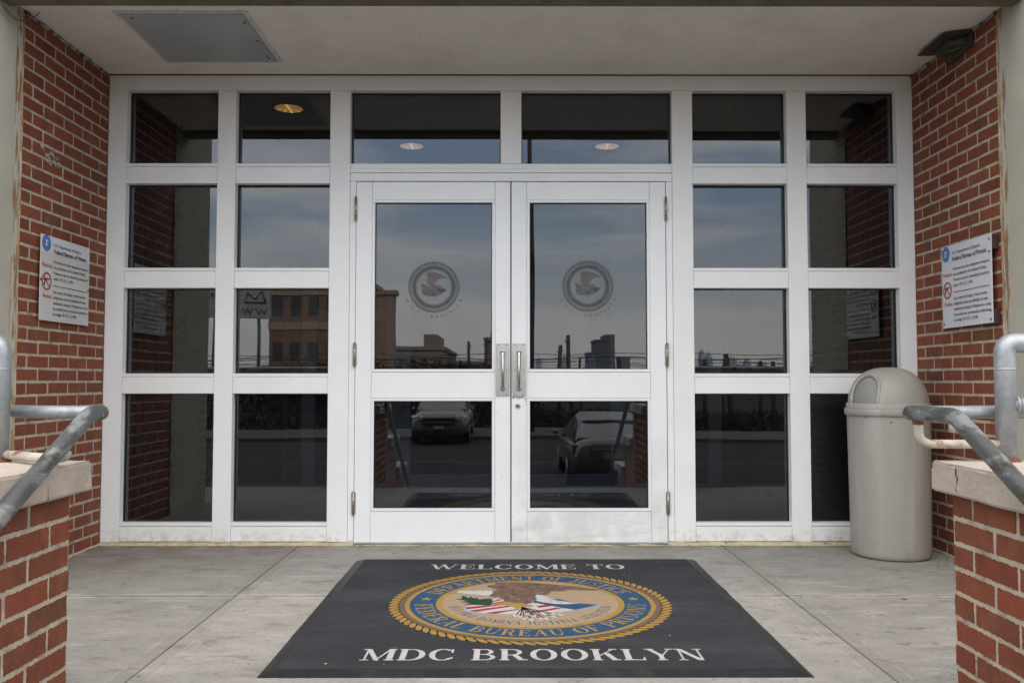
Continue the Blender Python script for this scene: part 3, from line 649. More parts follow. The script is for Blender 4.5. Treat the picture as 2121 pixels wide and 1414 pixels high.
for x0, x1 in COLS:
    for (a, b) in ((2.130, 2.250), (1.506, 1.625), (.882, 1.000)):
        mb = MB(); mb.box(x0+.0015, x1-.0015, .003, .11, a+.0, b-.020); mb.build('rail', mWhite, front, bevel=.0012)
    mb = MB(); mb.box(x0+.0015, x1-.0015, .003, .11, .020, .106); mb.build('rail', mWhite, front, bevel=.0012)
    for z in (2.250, 1.625, 1.000, .128):      # loose glazing stop under each pane, split from the rail by a hairline
        mb = MB(); mb.box(x0+.001, x1-.001, .001, .10, z-.0185, z); mb.build('glazing_stop', mBead, front, bevel=.0008)
# door head: stepped transom
mb = MB(); mb.box(-.9565, .9605, .004, .11, 2.145, 2.193); mb.box(-.9565, .9605, -.004, .10, 2.1945, 2.217); mb.box(-.9565, .9605, .0015, .10, 2.2185, 2.2485)
mb.build('transom', mWhite, front, bevel=.001)
for x0, x1 in ((-.957, -.9215), (.924, .961)):
    mb = MB(); mb.box(x0, x1, .008, .10, .018, 2.1435); mb.build('door_jamb', mWhite, front, bevel=.001)
# panes, each with gasket
def pane(x0, x1, z0, z1, m, parent, yg=.062, nm='glass_pane'):
    mb = MB(); mb.box(x0-.004, x1+.004, yg, yg+.005, z0-.004, z1+.004)
    g = mb.build(nm, m, parent)
    random.seed(int(x0*77+z0*131)); ctr = Vector(((x0+x1)/2, yg, (z0+z1)/2)) - root_loc(parent)
    mt = Matrix.Translation(ctr) @ Matrix.Rotation(R_(random.uniform(-.09, .09)), 4, 'X') @ Matrix.Rotation(R_(random.uniform(-.11, .11)), 4, 'Z') @ Matrix.Translation(-ctr); g.data.transform(mt)
    mb = MB(); t = .006
    for a in ((x0, x0+t, z0, z1), (x1-t, x1, z0, z1), (x0+t, x1-t, z0, z0+t), (x0+t, x1-t, z1-t, z1)): mb.box(a[0], a[1], yg-.009, yg-.0005, a[2], a[3])
    mb.build('gasket', mGasket, g)
    return g
k = 0
for c in COLS:
    for r in ROWS:
        pane(c[0], c[1], r[0], r[1], mGlassTop if r[0] > 2 else mGlass, front, .062 + .0006*math.sin(k)); k += 1
for c in ((-.958, -.061), (.063, .962)): pane(c[0], c[1], DZ0, DZ1, mGlassTop, front)
# caulk strip at the foot
mb = MB(); n = 160; pv = []
for i in range(n+1):
    x = -2.4+4.8*i/n; h = .017+mnoise.noise(Vector((x*9, 1, 1)))*.006; d = -.012+mnoise.noise(Vector((x*7, 5, 1)))*.008
    pv.append([(x, d-.012, .0), (x, d, h*.7), (x, .004, h)])
for i in range(n):
    for q in range(2): mb.add([pv[i][q], pv[i+1][q], pv[i+1][q+1], pv[i][q+1]], [(0,1,2,3)])
mb.build('sill_caulk', mCaulk, front)
mb = MB(); mb.box(-.92, .922, -.02, .10, .001, .013); mb.build('door_threshold', M('threshold_metal', (.20, .25, .24), .5, metal=.4, var=.3, vscale=9), front, bevel=.003)

# ------------------------------------------------------------------ doors
def make_door(s, label, glassm, y0=0.0, seal_on=True, paint=mDoorW, hw=True):
    """s=-1 left leaf, +1 right leaf; meeting stiles at x=0"""
    a, b = .003, .918                      # leaf from meeting edge to hinge edge
    X = lambda v: s*v + (0.001 if s > 0 else 0)
    d = thing('entrance_door', (X(b), y0+.02, .015), label, 'door', 'white glazed entrance doors' if y0 == 0 else 'inner lobby doors')
    zb, zt = .016, 2.139
    u0, u1, v0, v1 = 1.026, 2.014, .213, .838      # glass openings
    xi, xo = .111, .806
    f = MB()
    f.box(X(a), X(xi-.018), y0, y0+.045, zb, zt); f.box(X(xo+.018), X(b), y0, y0+.045, zb, zt)
    f.build('stile', paint, d, bevel=.0014)
    f = MB()
    for z0, z1 in ((zb, v0-.019), (v1+.019, u0-.019), (u1+.019, zt)): f.box(X(xi-.0168), X(xo+.0168), y0+.0015, y0+.044, z0, z1)
    f.build('cross_rail', paint, d, bevel=.0014)
    f = MB()
    for z0, z1 in ((u0, u1), (v0, v1)):
        for q in ((xi-.017, xi, z0, z1), (xo, xo+.017, z0, z1), (xi-.017, xo+.017, z0-.0175, z0-.0005), (xi-.017, xo+.017, z1+.0005, z1+.0175)):
            f.box(X(q[0]), X(q[1]), y0-.0025, y0+.035, q[2], q[3])
    f.build('glazing_bead', mBead, d, bevel=.0012)
    f = MB(); f.box(X(a+.005), X(b-.005), y0-.0008, y0+.03, zb-.006, zb+.002); f.build('bottom_sweep', M('sweep', (.62, .63, .63), .4, metal=.3), d)
    gs = []
    for z0, z1 in ((u0, u1), (v0, v1)):
        g = MB(); x0, x1 = sorted((X(xi), X(xo))); g.box(x0-.004, x1+.004, y0+.016, y0+.021, z0-.004, z1+.004); go = g.build('glass_pane', glassm, d); gs.append(go)
        g = MB(); t = .0045
        for q in ((x0, x0+t, z0, z1), (x1-t, x1, z0, z1), (x0+t, x1-t, z0, z0+t), (x0+t, x1-t, z1-t, z1)): g.box(q[0], q[1], y0+.008, y0+.0155, q[2], q[3])
        g.build('gasket', mGasket, go)
    if seal_on:
        c = (s*.457, 1.512 if s < 0 else 1.518)
        for nm, fn in (('seal_decal', None),):
            mb = MB(); pl = lambda x, y, z: (x, y0+.0155-z, y)
            ring(mb, c, 0, .150, pl, 8, 0.0)
            seal(mb, c, .153, pl, .0006, .00004, (0, 1, 2, 3, 4, 5, 6, 1, 7), full=False)
            text_arc(mb, 'M.D.C.  BROOKLYN', c, .167, .019, 270, 132, pl, 9, .0006, top=False, sp=.75)
            mb.build('seal_decal', [dGold, dNavy, dWhite, dBrown, dWhite, dRed, dGreen, dNavy, dClear, dInk], gs[0], recalc=False)
    if hw:
        pz0, pz1 = .864, 1.177; px0, px1 = sorted((s*.008, s*.088))
        f = MB(); f.box(px0, px1, y0-.003, y0-.0003, pz0, pz1); pp = f.build('push_plate', mSteel, d, bevel=.001)
        f = MB(); xc = s*.048
        f.tube([(xc, y0, 1.128)] + arc((xc, y0-.03, 1.128), (xc, y0-.048, 1.128), (xc, y0-.05, 1.105), 8) + arc((xc, y0-.05, .935), (xc, y0-.048, .912), (xc, y0-.03, .912), 8) + [(xc, y0, .912)], .0105, seg=16)
        for z in (1.128, .912): f.lathe([(.016, 0), (.016, -.003), (.011, -.0045)], (xc, y0-.003, z), axis='y', seg=20)
        f.build('pull_handle', mChrome, pp)
        for x in (px0+.016, px1-.016):
            for z in (pz0+.01, (pz0+pz1)/2, pz1-.01): f = MB(); f.lathe([(0, -.0015), (.003, -.0015), (.0036, 0)], (x, y0-.003, z), axis='y', seg=8); f.build('plate_screw', mScrew, pp)
        for z0, z1 in ((1.908, 2.045), (1.042, 1.178), (.176, .308)):
            f = MB(); xh = s*.9215
            f.box(xh-.012, xh+.012, y0-.0035, y0+.004, z0+.004, z1-.004)
            f.tube([(xh, y0-.007, z0-.004), (xh, y0-.007, z1+.004)], .0072, seg=12)
            for q in range(1, 5): f.tube([(xh, y0-.007, z0+(z1-z0)*q/5-.0009), (xh, y0-.007, z0+(z1-z0)*q/5+.0009)], .0079, seg=12, mi=1)
            f.build('hinge', [mHinge, mScrew], d)
        if s > 0:
            f = MB(); f.lathe([(.0165, 0), (.0165, -.003), (.014, -.0065), (.0095, -.007), (.0095, -.0045), (0, -.0045)], (.040, y0, .808), axis='y', seg=28)
            l = f.build('lock_cylinder', mSteel, d)
            f = MB(); f.lathe([(.0062, 0), (.0062, -.002), (0, -.002)], (.040, y0-.0045, .805), axis='y', seg=16); f.box(.0392, .0408, y0-.0072, y0-.0064, .800, .810)
            f.build('keyway', M('brass_keyway', (.16, .10, .045), .4, metal=.8), l)
            f = MB(); rr = random.Random(4)
            for i in range(34):
                x = rr.uniform(.010, .094); z = .862 - abs(rr.gauss(0, .006)) - (x > .08)*rr.uniform(0, .03); r = rr.uniform(.0015, .005)
                f.poly([(x+r*math.cos(a)*rr.uniform(.6, 1.4), y0-.0006, z+r*math.sin(a)*rr.uniform(.6, 1.4)) for a in [q*math.pi/3 for q in range(6)]])
            f.build('paint_chips', M('bare_metal_chip', (.42, .48, .47), .5, var=.2), d, recalc=False)
    return d
make_door(-1, 'left white glazed entrance door with government seal decal and pull handle', mGlass)
make_door(1, 'right white glazed entrance door, scuffed, with round key lock under its pull handle', mGlass, paint=mDoorR)
# dark backing strip in the gap between the leaves and around them
mb = MB(); mb.box(-.004, .005, .030, .04, .02, 2.14); mb.box(-.9225, -.917, .03, .04, .02, 2.14); mb.box(.918, .9245, .03, .04, .02, 2.14); mb.box(-.917, .918, .03, .04, 2.1385, 2.145)
mb.build('door_gap_seal', mGasket, front)

# ------------------------------------------------------------------ lobby behind the glass
IN_Y = 1.87
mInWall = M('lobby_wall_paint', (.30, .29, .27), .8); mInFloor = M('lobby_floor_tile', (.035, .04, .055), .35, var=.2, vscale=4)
lob = thing('lobby_shell', (0, 3, 0), 'dim lobby room seen through the tinted glass', 'room')
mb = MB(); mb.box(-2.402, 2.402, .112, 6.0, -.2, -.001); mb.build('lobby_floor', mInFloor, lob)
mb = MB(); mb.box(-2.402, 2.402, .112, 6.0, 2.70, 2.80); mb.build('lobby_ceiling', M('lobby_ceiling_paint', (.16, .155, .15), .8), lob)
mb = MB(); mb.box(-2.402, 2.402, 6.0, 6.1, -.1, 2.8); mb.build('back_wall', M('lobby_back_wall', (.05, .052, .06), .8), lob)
for sx in (-1, 1):
    mb = MB(); mb.box(sx*2.407, sx*2.5, .0, 6.1, -.1, 2.8, 1); brick_face(mb, (sx*2.406, .11, 0), (0, 1, 0), (-sx, 0, 0), 1.74, .004, 2.69, seed=40+sx, detail=.1)
    mb.build('brick_side_wall', [mBrick, mMortar], lob, recalc=False)
    mb = MB(); mb.box(sx*2.396, sx*2.36, .45, 1.45, .10, .86)
    rad = mb.build('wall_grille', M('grille_paint', (.22, .20, .17), .5), lob)
    mb = MB()
    for i in range(30): mb.box(sx*2.358, sx*2.350, .47, 1.43, .125+i*.0245, .135+i*.0245)
    mb.build('louvre', M('louvre_paint', (.34, .30, .25), .5), rad)
# inner frame and doors
inner = thing('inner_storefront', (0, IN_Y, 0), 'second white framed glass partition inside the lobby', 'storefront')
mb = MB()
for x0, x1 in ((-2.40, -2.30), (-1.68, -1.58), (-1.0, -.92), (.925, 1.0), (1.60, 1.70), (2.30, 2.40)): mb.box(x0, x1, IN_Y, IN_Y+.1, 0, 2.69)
for z0, z1 in ((2.60, 2.69), (2.0, 2.12)): mb.box(-2.40, 2.40, IN_Y+.002, IN_Y+.098, z0, z1)
for z0, z1 in ((.0, .13), (.9, 1.0), (1.45, 1.53)):
    mb.box(-2.40, -1.0, IN_Y+.002, IN_Y+.098, z0, z1); mb.box(1.0, 2.40, IN_Y+.002, IN_Y+.098, z0, z1)
mb.build('frame', mWhite, inner, bevel=.001)
mb = MB(); mb.box(-2.3, -1.0, IN_Y+.05, IN_Y+.055, .1, 2.6); mb.box(1.0, 2.3, IN_Y+.05, IN_Y+.055, .1, 2.6); mb.box(-.92, .925, IN_Y+.05, IN_Y+.055, 2.1, 2.6); mb.build('glass_pane', mGlassIn, inner)
make_door(-1, 'inner lobby door on the left seen faintly through the left entrance door glass', mGlassIn, IN_Y, False, hw=False).name = 'lobby_door'
make_door(1, 'inner lobby door on the right seen faintly through the right entrance door glass', mGlassIn, IN_Y, False, hw=False).name = 'lobby_door'
t = thing('hall_door', (-1.6, 3.0, 0), 'half open navy door with a white edge strip deep inside the lobby on the left', 'door')
mb = MB(); mb.box(-2.13, -2.08, 3.0, 3.05, 0, 2.1); mb.build('edge_strip', M('pale_edge_strip', (.8, .8, .8), .5), t)
mb = MB(); mb.box(-2.08, -1.15, 3.02, 3.06, 0, 2.1); mb.build('door_panel', M('navy_panel', (.03, .04, .09), .5), t)
# letter board and poster on the inside brick
t = thing('letter_board', (-2.39, .85, 1.25), 'dark framed notice board with lines of lettering inside the lobby on the left wall', 'notice board')
mb = MB(); mb.box(-2.392, -2.36, .55, 1.2, 1.15, 1.95); mb.build('board_frame', M('board_frame', (.05, .045, .04), .5), t, bevel=.004)
mb = MB()
for i in range(9):
    for q in range(3): mb.box(-2.359, -2.356, .62+q*.18, .62+q*.18+random.uniform(.08, .15), 1.88-i*.075, 1.905-i*.075)
mb.build('letters', M('board_letters', (.5, .45, .36), .6), t)
for sx, lab in ((-1, 'pinkish poster on the wall inside the lobby behind the left windows'), (1, 'pinkish poster on the wall inside the lobby behind the right windows')):
    mb = MB(); mb.box(sx*2.393, sx*2.388, 1.32, 1.62, 1.22, 1.66); tag(mb.build('poster', M('poster_paper', (.42, .22, .24), .7, var=.1)), lab, 'poster')
# downlights
mAmb = M('amber_reflector', (.55, .36, .10), .25, metal=.8, em=((1, .46, .08), .30))
for i, (x, y) in enumerate(((-1.42, .36), (1.398, .36), (-.736, 1.25), (.717, 1.25))):
    lab = ['glowing amber recessed downlight behind the upper window left of the doors', 'unlit dim recessed downlight behind the upper window right of the doors',
           'pale recessed downlight seen behind the left transom over the doors', 'pale recessed downlight seen behind the right transom over the doors'][i]
    t = thing('recessed_downlight', (x, y, 2.70), lab, 'ceiling light', 'lobby downlights')
    mr = [mAmb, M('unlit_reflector', (.12, .12, .12), .4, metal=.5), M('pale_reflector', (.6, .45, .3), .3, metal=.6, em=((1, .62, .36), .38)), None][i] or mr
    mb = MB(); mb.lathe([(.105, -.004), (.088, -.006), (.086, .0)], (x, y, 2.70), seg=32); mb.build('trim_ring', M('trim', (.10, .09, .07), .5), t)
    mb = MB(); mb.lathe([(.088, -.0055), (.060, -.003), (.03, -.0015), (.0, -.001)], (x, y, 2.70), seg=32); rf = mb.build('reflector', mr, t)
    mb = MB()
    for q in range(5):
        a = q*math.pi/5 + .3; mb.box(x-.002, x+.002, y-.085, y+.085, 2.6925, 2.6938) if q == 0 else mb.add([(x+.085*math.cos(a)-.002*math.sin(a), y+.085*math.sin(a)+.002*math.cos(a), 2.6932+q*1e-4), (x+.085*math.cos(a)+.002*math.sin(a), y+.085*math.sin(a)-.002*math.cos(a), 2.6932+q*1e-4), (x, y, 2.6932+q*1e-4)], [(0,1,2)])
    mb.build('reflector_rib', M('rib_metal', (.8, .6, .3), .3, metal=.8, em=((1, .7, .3), 1.2 if i != 1 else .05)), rf)

# ================================================================== landing, steps
mb = MB()
J = .003; yj = -1.195
tones = {(-1, 0): (.90, .885, .87), (0, 0): (1.0, .99, .98), (1, 0): (.95, .945, .935), (-1, 1): (.90, .885, .86), (0, 1): (1.12, 1.11, 1.08), (1, 1): (.90, .885, .86)}
for ix, (x0, x1) in ((-1, (-4.6, -1.232)), (0, (-1.232, 1.232)), (1, (1.232, 4.6))):
    for iy, (y0, y1) in ((0, (yj, .11)), (1, (-2.66, yj))):
        a, b, c_, d_ = x0+J, x1-J, y0+J, y1-J
        mb.box(a, b, c_, d_, -.17, 0, 0, tones[(ix, iy)])
tag(mb.build('landing', [mFloor], bevel=.004, bseg=2), kind='structure')
mb = MB(); mb.box(-4.6, 4.6, -2.655, .11, -.3, -.007); tag(mb.build('landing_joint', mJoint), kind='structure')
# crumbly filler along the cross joint
mb = MB(); n = 260; q = []
for i in range(n+1):
    x = -2.4+4.8*i/n; wv = .006+.004*mnoise.noise(Vector((x*11, 2, 2))); hh = -.0015+.003*mnoise.noise(Vector((x*17, 7, 2)))
    q.append([(x, yj-wv, -.0005), (x, yj, hh), (x, yj+wv, -.0005)])
for i in range(n):
    for k in range(2): mb.add([q[i][k], q[i+1][k], q[i+1][k+1], q[i][k+1]], [(0,1,2,3)])
tag(mb.build('joint_filler', mJoint), kind='structure')
mStep = M('step_concrete', (.20, .19, .17), .9, var=.15, vscale=3, bump=.3, bscale=120)
mb = MB()
for i in range(1, 6): mb.box(-1.22, 1.22, -2.66-.37*i, -2.66-.37*(i-1), -1.10, -.17*i)
tag(mb.build('steps', mStep, bevel=.008, bseg=2), kind='structure')
# cheek walls either side of the steps
for sx in (-1, 1):
    ch = thing('stair_cheek_wall', (sx*1.4, -2.7, -1.02), 'low brick wall with cast stone cap beside the steps, on the left' if sx < 0 else 'low brick wall with cast stone cap beside the steps, on the right in front of the bin', 'low wall', 'brick cheek walls flanking the steps')
    mb = MB()
    lv = [(-2.69, -3.50, .648), (-3.50, -4.15, .30), (-4.15, -4.80, -.05)]
    for i, (ya, yb, zt) in enumerate(lv):
        mb.box(sx*1.224, sx*1.60, yb, ya-.003, -1.1, zt-.001, 1)
        brick_face(mb, (sx*1.2235, ya, 0), (0, -1, 0), (-sx, 0, 0), ya-yb, zt-.0677*(int((zt+1.1)/.0677)), zt, seed=60+sx+i*5, jag=.0019, detail=.0055, proud=.0018, start=(.0 if sx < 0 else .1015))
        brick_face(mb, (sx*1.2235 if sx > 0 else -1.60, ya+.0005, 0), (1, 0, 0), (0, 1, 0), .376, zt-.0677*(int((zt+.01)/.0677) if i == 0 else 5), zt, seed=70+sx+i, detail=.05)
    mb.build('brickwork', [mBrick, mMortar], ch, recalc=False)
    for i, (ya, yb, zt) in enumerate(lv):
        bm = bmesh.new(); x0, x1 = sorted((sx*1.180, sx*1.645)); y0, y1 = yb+(.0 if i < 2 else -.03)+.03, ya+.038 if i == 0 else ya+.02
        bmesh.ops.create_cube(bm, size=1)
        for v in bm.verts: v.co = Vector((x0 if v.co.x < 0 else x1, y0 if v.co.y < 0 else y1, zt+.002 if v.co.z < 0 else zt+.086))
        bmesh.ops.bevel(bm, geom=list(bm.edges), offset=.006, segments=2, affect='EDGES')
        bmesh.ops.subdivide_edges(bm, edges=[e for e in bm.edges if e.calc_length() > .06], cuts=24, use_grid_fill=True)
        for v in bm.verts:
            nn = mnoise.noise(v.co*14)*.0016 + mnoise.noise(v.co*55)*.0009
            ed = sum([min(abs(v.co.x-x0), abs(v.co.x-x1)) < .008, min(abs(v.co.y-y0), abs(v.co.y-y1)) < .008, min(abs(v.co.z-zt-.002), abs(v.co.z-zt-.086)) < .008])
            if ed >= 2:
                cc = max(0, mnoise.noise(v.co*31) - .25)*.016; ctr = Vector(((x0+x1)/2, v.co.y, zt+.044)); v.co += (ctr-v.co).normalized()*cc
            v.co += Vector((nn, nn, nn))
        for v in bm.verts: v.co -= root_loc(ch)
        me = bpy.data.meshes.new('cap_stone'); bm.to_mesh(me); bm.free(); me.materials.append(mCap)
        o = bpy.data.objects.new('cap_stone', me); COL.objects.link(o); o.parent = ch
        if i == 0:
            f = MB(); rr = random.Random(8+sx)
            if sx > 0: pts = [(-2.795+rr.uniform(-.003, .003)+.004*math.sin(q*.9), .728-q*.0066) for q in range(11)]; xw = x0-.0015
            else: pts = [(-2.885+rr.uniform(-.003, .003), .688-q*.004) for q in range(9)]; xw = x1+.0015
            for (ya_, za_), (yb_, zb_) in zip(pts[:-1], pts[1:]):
                wq = .0022+.0016*math.sin(za_*90); f.poly([(xw, ya_-wq, za_), (xw, ya_+wq, za_), (xw, yb_+wq, zb_), (xw, yb_-wq, zb_)])
            f.build('stain_crack', mDarkStone, o, recalc=False)

# ================================================================== handrails and guards
for sx in (-1, 1):
    XR = -1.160 if sx < 0 else 1.122
    ylow = -4.75
    yb = -2.91 if sx > 0 else -2.715         # bend where the slope begins
    ye = -2.645 if sx > 0 else -2.635
    zr = .868
    hr_ = thing('handrail', (XR, yb, 0), 'worn dark steel handrail beside the left cheek wall, with short level end' if sx < 0 else 'worn dark steel handrail on the right, its long level end in front of the bin', 'handrail', 'pipe handrails of the steps')
    sl = .53; zlow = zr+sl*(ylow-yb)
    path = [(XR, ylow, zlow)] + [(XR, ylow+(yb-.03-ylow)*t, zlow+(zr-.03*sl-zlow)*t) for t in (.2, .4, .6, .8, .9)] + arc((XR, yb-.03, zr-.03*sl), (XR, yb, zr), (XR, yb+.03, zr), 5) + [(XR, ye-.05, zr)] + arc((XR, ye-.03, zr), (XR, ye, zr), (XR+sx*.02, ye, zr), 6)
    f = MB(); f.tube(path, .0215, seg=22); f.build('rail_pipe', mRail, hr_)
    f = MB(); f.tube([(XR+sx*.012, ye, zr), (sx*1.30, ye+.004, zr+.001), (sx*(1.42 if sx < 0 else 2.9), ye+.01, zr+.002)], .0185, seg=18)
    f.build('return_pipe', mGalv, hr_)
    # U bracket from rail to guard post
    px = sx*(1.376 if sx > 0 else 1.425)
    yk = -2.70 if sx > 0 else -2.83
    za = .782 if sx > 0 else .754; zk = zr-.018 if sx > 0 else zr-.018-.53*.115
    f = MB(); f.tube([(XR+sx*.004, yk, zk), (XR+sx*.004, yk, zk-.02 if sx < 0 else zk-.027)] + arc((XR+sx*.004, yk, zk-.022 if sx < 0 else zk-.032), (XR+sx*.004, yk, za), (XR+sx*.05, yk+.01, za), 8) + [(px-sx*.02, -2.69, za)], .0125, seg=14)
    if sx > 0: f.tube([(sx*1.245, ye-.004, zr-.015), (sx*1.245, ye-.004, za+.03)], .010, seg=12)
    f.build('support_bracket', mBracket, hr_)
    f = MB(); f.lathe([(.0, .0), (.021, .0), (.019, .005), (.013, .014)], (px-sx*.012, -2.69, za), axis='x', seg=14); f.build('rust_weld', mRust, hr_); f = MB()
    f.lathe([(.0, -.0), (.017, -.004), (.0135, -.014)], (XR+sx*.004, yk, zk), seg=14)
    f.build('rust_weld', mRust, hr_)
    g = thing('guard_rail', (px, -2.69, .733), 'galvanised pipe guard rail on the left stone cap, cut by the picture edge' if sx < 0 else 'galvanised pipe guard rail on the right stone cap with elbow and mid rail', 'guard rail', 'pipe guard rails')
    zt = 1.063; xo = sx*3.6
    f = MB(); rP = .0275
    f.tube([(px, -2.69, .735), (px, -2.69, zt-.035)] + arc((px, -2.69, zt-.03), (px, -2.69, zt), (px+sx*.03, -2.69, zt), 8) + [(px+sx*.2, -2.69, zt), (xo, -2.69, zt)], rP, seg=22)
    f.build('post_and_top_rail', mGalv, g)
    f = MB(); f.tube([(px+sx*.01, -2.69, .892), (xo, -2.69, .892)], .0225, seg=20); f.build('mid_rail', mGalv, g)
    f = MB(); f.tube([(px+sx*.055, -2.69, zt), (px+sx*.060, -2.69, zt)], rP+.0015, seg=22); f.build('weld_bead', mGalv, g); f = MB(); f.tube([(px, -2.69, zt-.075), (px, -2.69, zt-.071)], rP+.0012, seg=22); f.build('weld_bead', mGalv, g); f = MB()
    f.tube([(px+sx*.022, -2.69, .892), (px+sx*.03, -2.69, .892)], .0265, seg=20); f.build('weld_bead', mGalv, g)
    f = MB(); f.lathe([(.036, .0), (.034, .004), (.029, .009)], (px, -2.69, .734), seg=20); f.build('rust_collar', mRust, g)
    f = MB(); f.tube([(xo, -2.69, zt), (xo, -2.69, 0)], rP, seg=16); f.build('end_post', mGalv, g)

# ================================================================== litter bin
bx, by = 2.092, -.30
bin_ = thing('litter_bin', (bx, by, 0), 'tall beige plastic litter bin with domed push lid by the right windows', 'litter bin')
mb = MB(); mb.lathe([(0, .004), (.205, .004), (.214, .012), (.2165, .03), (.221, .40), (.2265, .74), (.228, .775)], (bx, by, 0), seg=72); mb.build('bin_body', mBin, bin_)
def binlid():
    bm = bmesh.new()
    prof = [(.0, .232), (.03, .2315), (.06, .228), (.095, .219), (.13, .203), (.16, .180), (.185, .150), (.204, .112), (.2155, .072), (.220, .035), (.2215, .010)]
    seg = 96; rings = []
    for r, h in prof:
        rings.append([bm.verts.new((r*math.cos(2*math.pi*k/seg), r*math.sin(2*math.pi*k/seg), h)) for k in range(seg)] if r > 0 else [bm.verts.new((0, 0, h))])
    for i in range(len(prof)-1):
        for k in range(seg):
            if len(rings[i]) == 1: bm.faces.new((rings[i][0], rings[i+1][k], rings[i+1][(k+1) % seg]))
            else: bm.faces.new((rings[i][k], rings[i+1][k], rings[i+1][(k+1) % seg], rings[i][(k+1) % seg]))
    return bm
Z0 = .800
# flap direction: towards the left and a little to the front
fa = R_(208)
bm = binlid(); bmesh.ops.subdivide_edges(bm, edges=list(bm.edges), cuts=1, use_grid_fill=True)
# round the subdivided surface back onto the dome, then press the doorway flat
fd = Vector((math.cos(fa), math.sin(fa), 0)); fs_ = Vector((-math.sin(fa), math.cos(fa), 0))
import collections
hole = []
for v in bm.verts:
    pass
for f in list(bm.faces):
    c = f.calc_center_median(); u_, s_, z_ = c.dot(fd), c.dot(fs_), c.z
    if u_ > 0.02 and z_ > .035 and abs(s_) < .086 and (z_ < .10 or math.hypot(s_/.086, (z_-.10)/.086) < 1): hole.append(f)
bmesh.ops.delete(bm, geom=hole, context='FACES')
for f in bm.faces: f.smooth = True
for v in bm.verts: v.co += Vector((0, 0, Z0))
me = bpy.data.meshes.new('lid_dome'); bm.to_mesh(me); bm.free(); me.materials.append(mBin)
dome = bpy.data.objects.new('lid_dome', me); COL.objects.link(dome); dome.parent = bin_
md = dome.modifiers.new('thick', 'SOLIDIFY'); md.thickness = .004; md.offset = -1
mb = MB(); mb.lathe([(.221, .0), (.2385, .0), (.240, -.003), (.240, -.033), (.236, -.036), (.229, -.036)], (bx, by, Z0+.004), seg=72)
mb.lathe([(.2205, .030), (.228, .028), (.230, .024), (.2305, .001)], (bx, by, Z0+.004), seg=72); mb.build('lid_rim', mBin, bin_, recalc=True)
# raised arch round the flap opening
def P3(u_, s_, z_): return Vector((bx, by, Z0)) + fd*u_ + fs_*s_ + Vector((0, 0, z_))
def dome_u(s_, z_):   # radius of dome at height
    pr = [(.232, 0), (.228, .06), (.219, .095), (.203, .13), (.180, .16), (.150, .185), (.112, .204), (.072, .2155), (.035, .220), (.0, .2215)]
    for (h1, r1), (h0, r0) in zip(pr[:-1], pr[1:]):
        if h0 <= z_ <= h1: r = r0+(r1-r0)*(z_-h0)/(h1-h0); break
    else: r = .02
    return math.sqrt(max(r*r - s_*s_, .0))
arch = [(s_, z_) for s_, z_ in [(-.090, .004), (-.090, .05), (-.090, .10)] + [(-.090*math.cos(R_(a)), .10+.088*math.sin(R_(a))) for a in range(15, 180, 15)] + [(.090, .10), (.090, .05), (.090, .004)]]
mb = MB()
P_ = [P3(max(dome_u(s_, z_), .085)+.001, s_, z_) for s_, z_ in arch]; mb.tube(P_, .0095, seg=10)
mb.build('flap_surround', mBin, bin_)
mb = MB(); fl = []
rows = 10
for i in range(rows+1):
    z_ = .008 + .174*i/rows
    hw_ = .088 if z_ < .10 else .088*math.sqrt(max(0, 1-((z_-.10)/.088)**2))
    u_ = .196 - .105*(i/rows)**1.35
    fl.append([P3(dome_u(s_, max(z_, .01)) - .010, s_, z_) for s_ in [hw_*q/4 for q in range(-4, 5)]])
for i in range(rows):
    for q in range(8): mb.add([fl[i][q], fl[i][q+1], fl[i+1][q+1], fl[i+1][q]], [(0,1,2,3)], smooth=True)
mb.build('push_flap', mFlap, bin_, recalc=False)
mb = MB(); mb.lathe([(.205, .0), (.1, .001), (0, .001)], (bx, by, Z0-.01), seg=40); mb.build('lid_inner', M('bin_dark', (.05, .048, .045), .9), bin_)
_bs = M('bin_screws', (.12, .05, .03), .8)
for (a, z) in ((215, .758), (250, .735), (300, .755)): mb = MB(); mb.lathe([(.0, .005), (.005, .005), (.006, 0)], (bx+.226*math.cos(R_(a)), by+.226*math.sin(R_(a)), z), seg=8); mb.build('lid_screw', _bs, bin_)


bin_.scale = (.95, .95, 1.0)
# ================================================================== door mat
mat = thing('door_mat', (.078, -1.36, 0), 'charcoal welcome mat with a large round government seal in front of the doors', 'door mat')
MX0, MX1, MY0, MY1 = -.822, .979, -2.262, -.460; e = .050; ht = .014
def wav(x, y): return .0016*mnoise.noise(Vector((x*2.2, y*2.2, 4)))+ .0009*mnoise.noise(Vector((x*7, y*7, 1)))
mb = MB(); nn = 60
def side(p0, p1, q0, q1):      # outer low edge p, inner high edge q
    r1, r2 = [], []
    for i in range(nn+1):
        t = i/nn; a = Vector(p0).lerp(Vector(p1), t); b = Vector(q0).lerp(Vector(q1), t)
        r1.append(a + Vector((0, 0, .0015+max(0, wav(a.x, a.y))*4.5))); r2.append(b + Vector((0, 0, ht)))
    for i in range(nn):
        a0, a1, b0, b1 = r1[i], r1[i+1], r2[i], r2[i+1]
        mb.add([a0-Vector((0,0,.003)), a1-Vector((0,0,.003)), a1, a0], [(0,1,2,3)]); m0, m1 = a0.lerp(b0, .55)+Vector((0,0,.0016)), a1.lerp(b1, .55)+Vector((0,0,.0016))
        mb.add([a0, a1, m1, m0], [(0,1,2,3)], smooth=True); mb.add([m0, m1, b1, b0], [(0,1,2,3)], smooth=True)
A = [(MX0, MY0, 0), (MX1, MY0, 0), (MX1, MY1, 0), (MX0, MY1, 0)]; B = [(MX0+e, MY0+e, 0), (MX1-e, MY0+e, 0), (MX1-e, MY1-.012, 0), (MX0+e, MY1-.012, 0)]
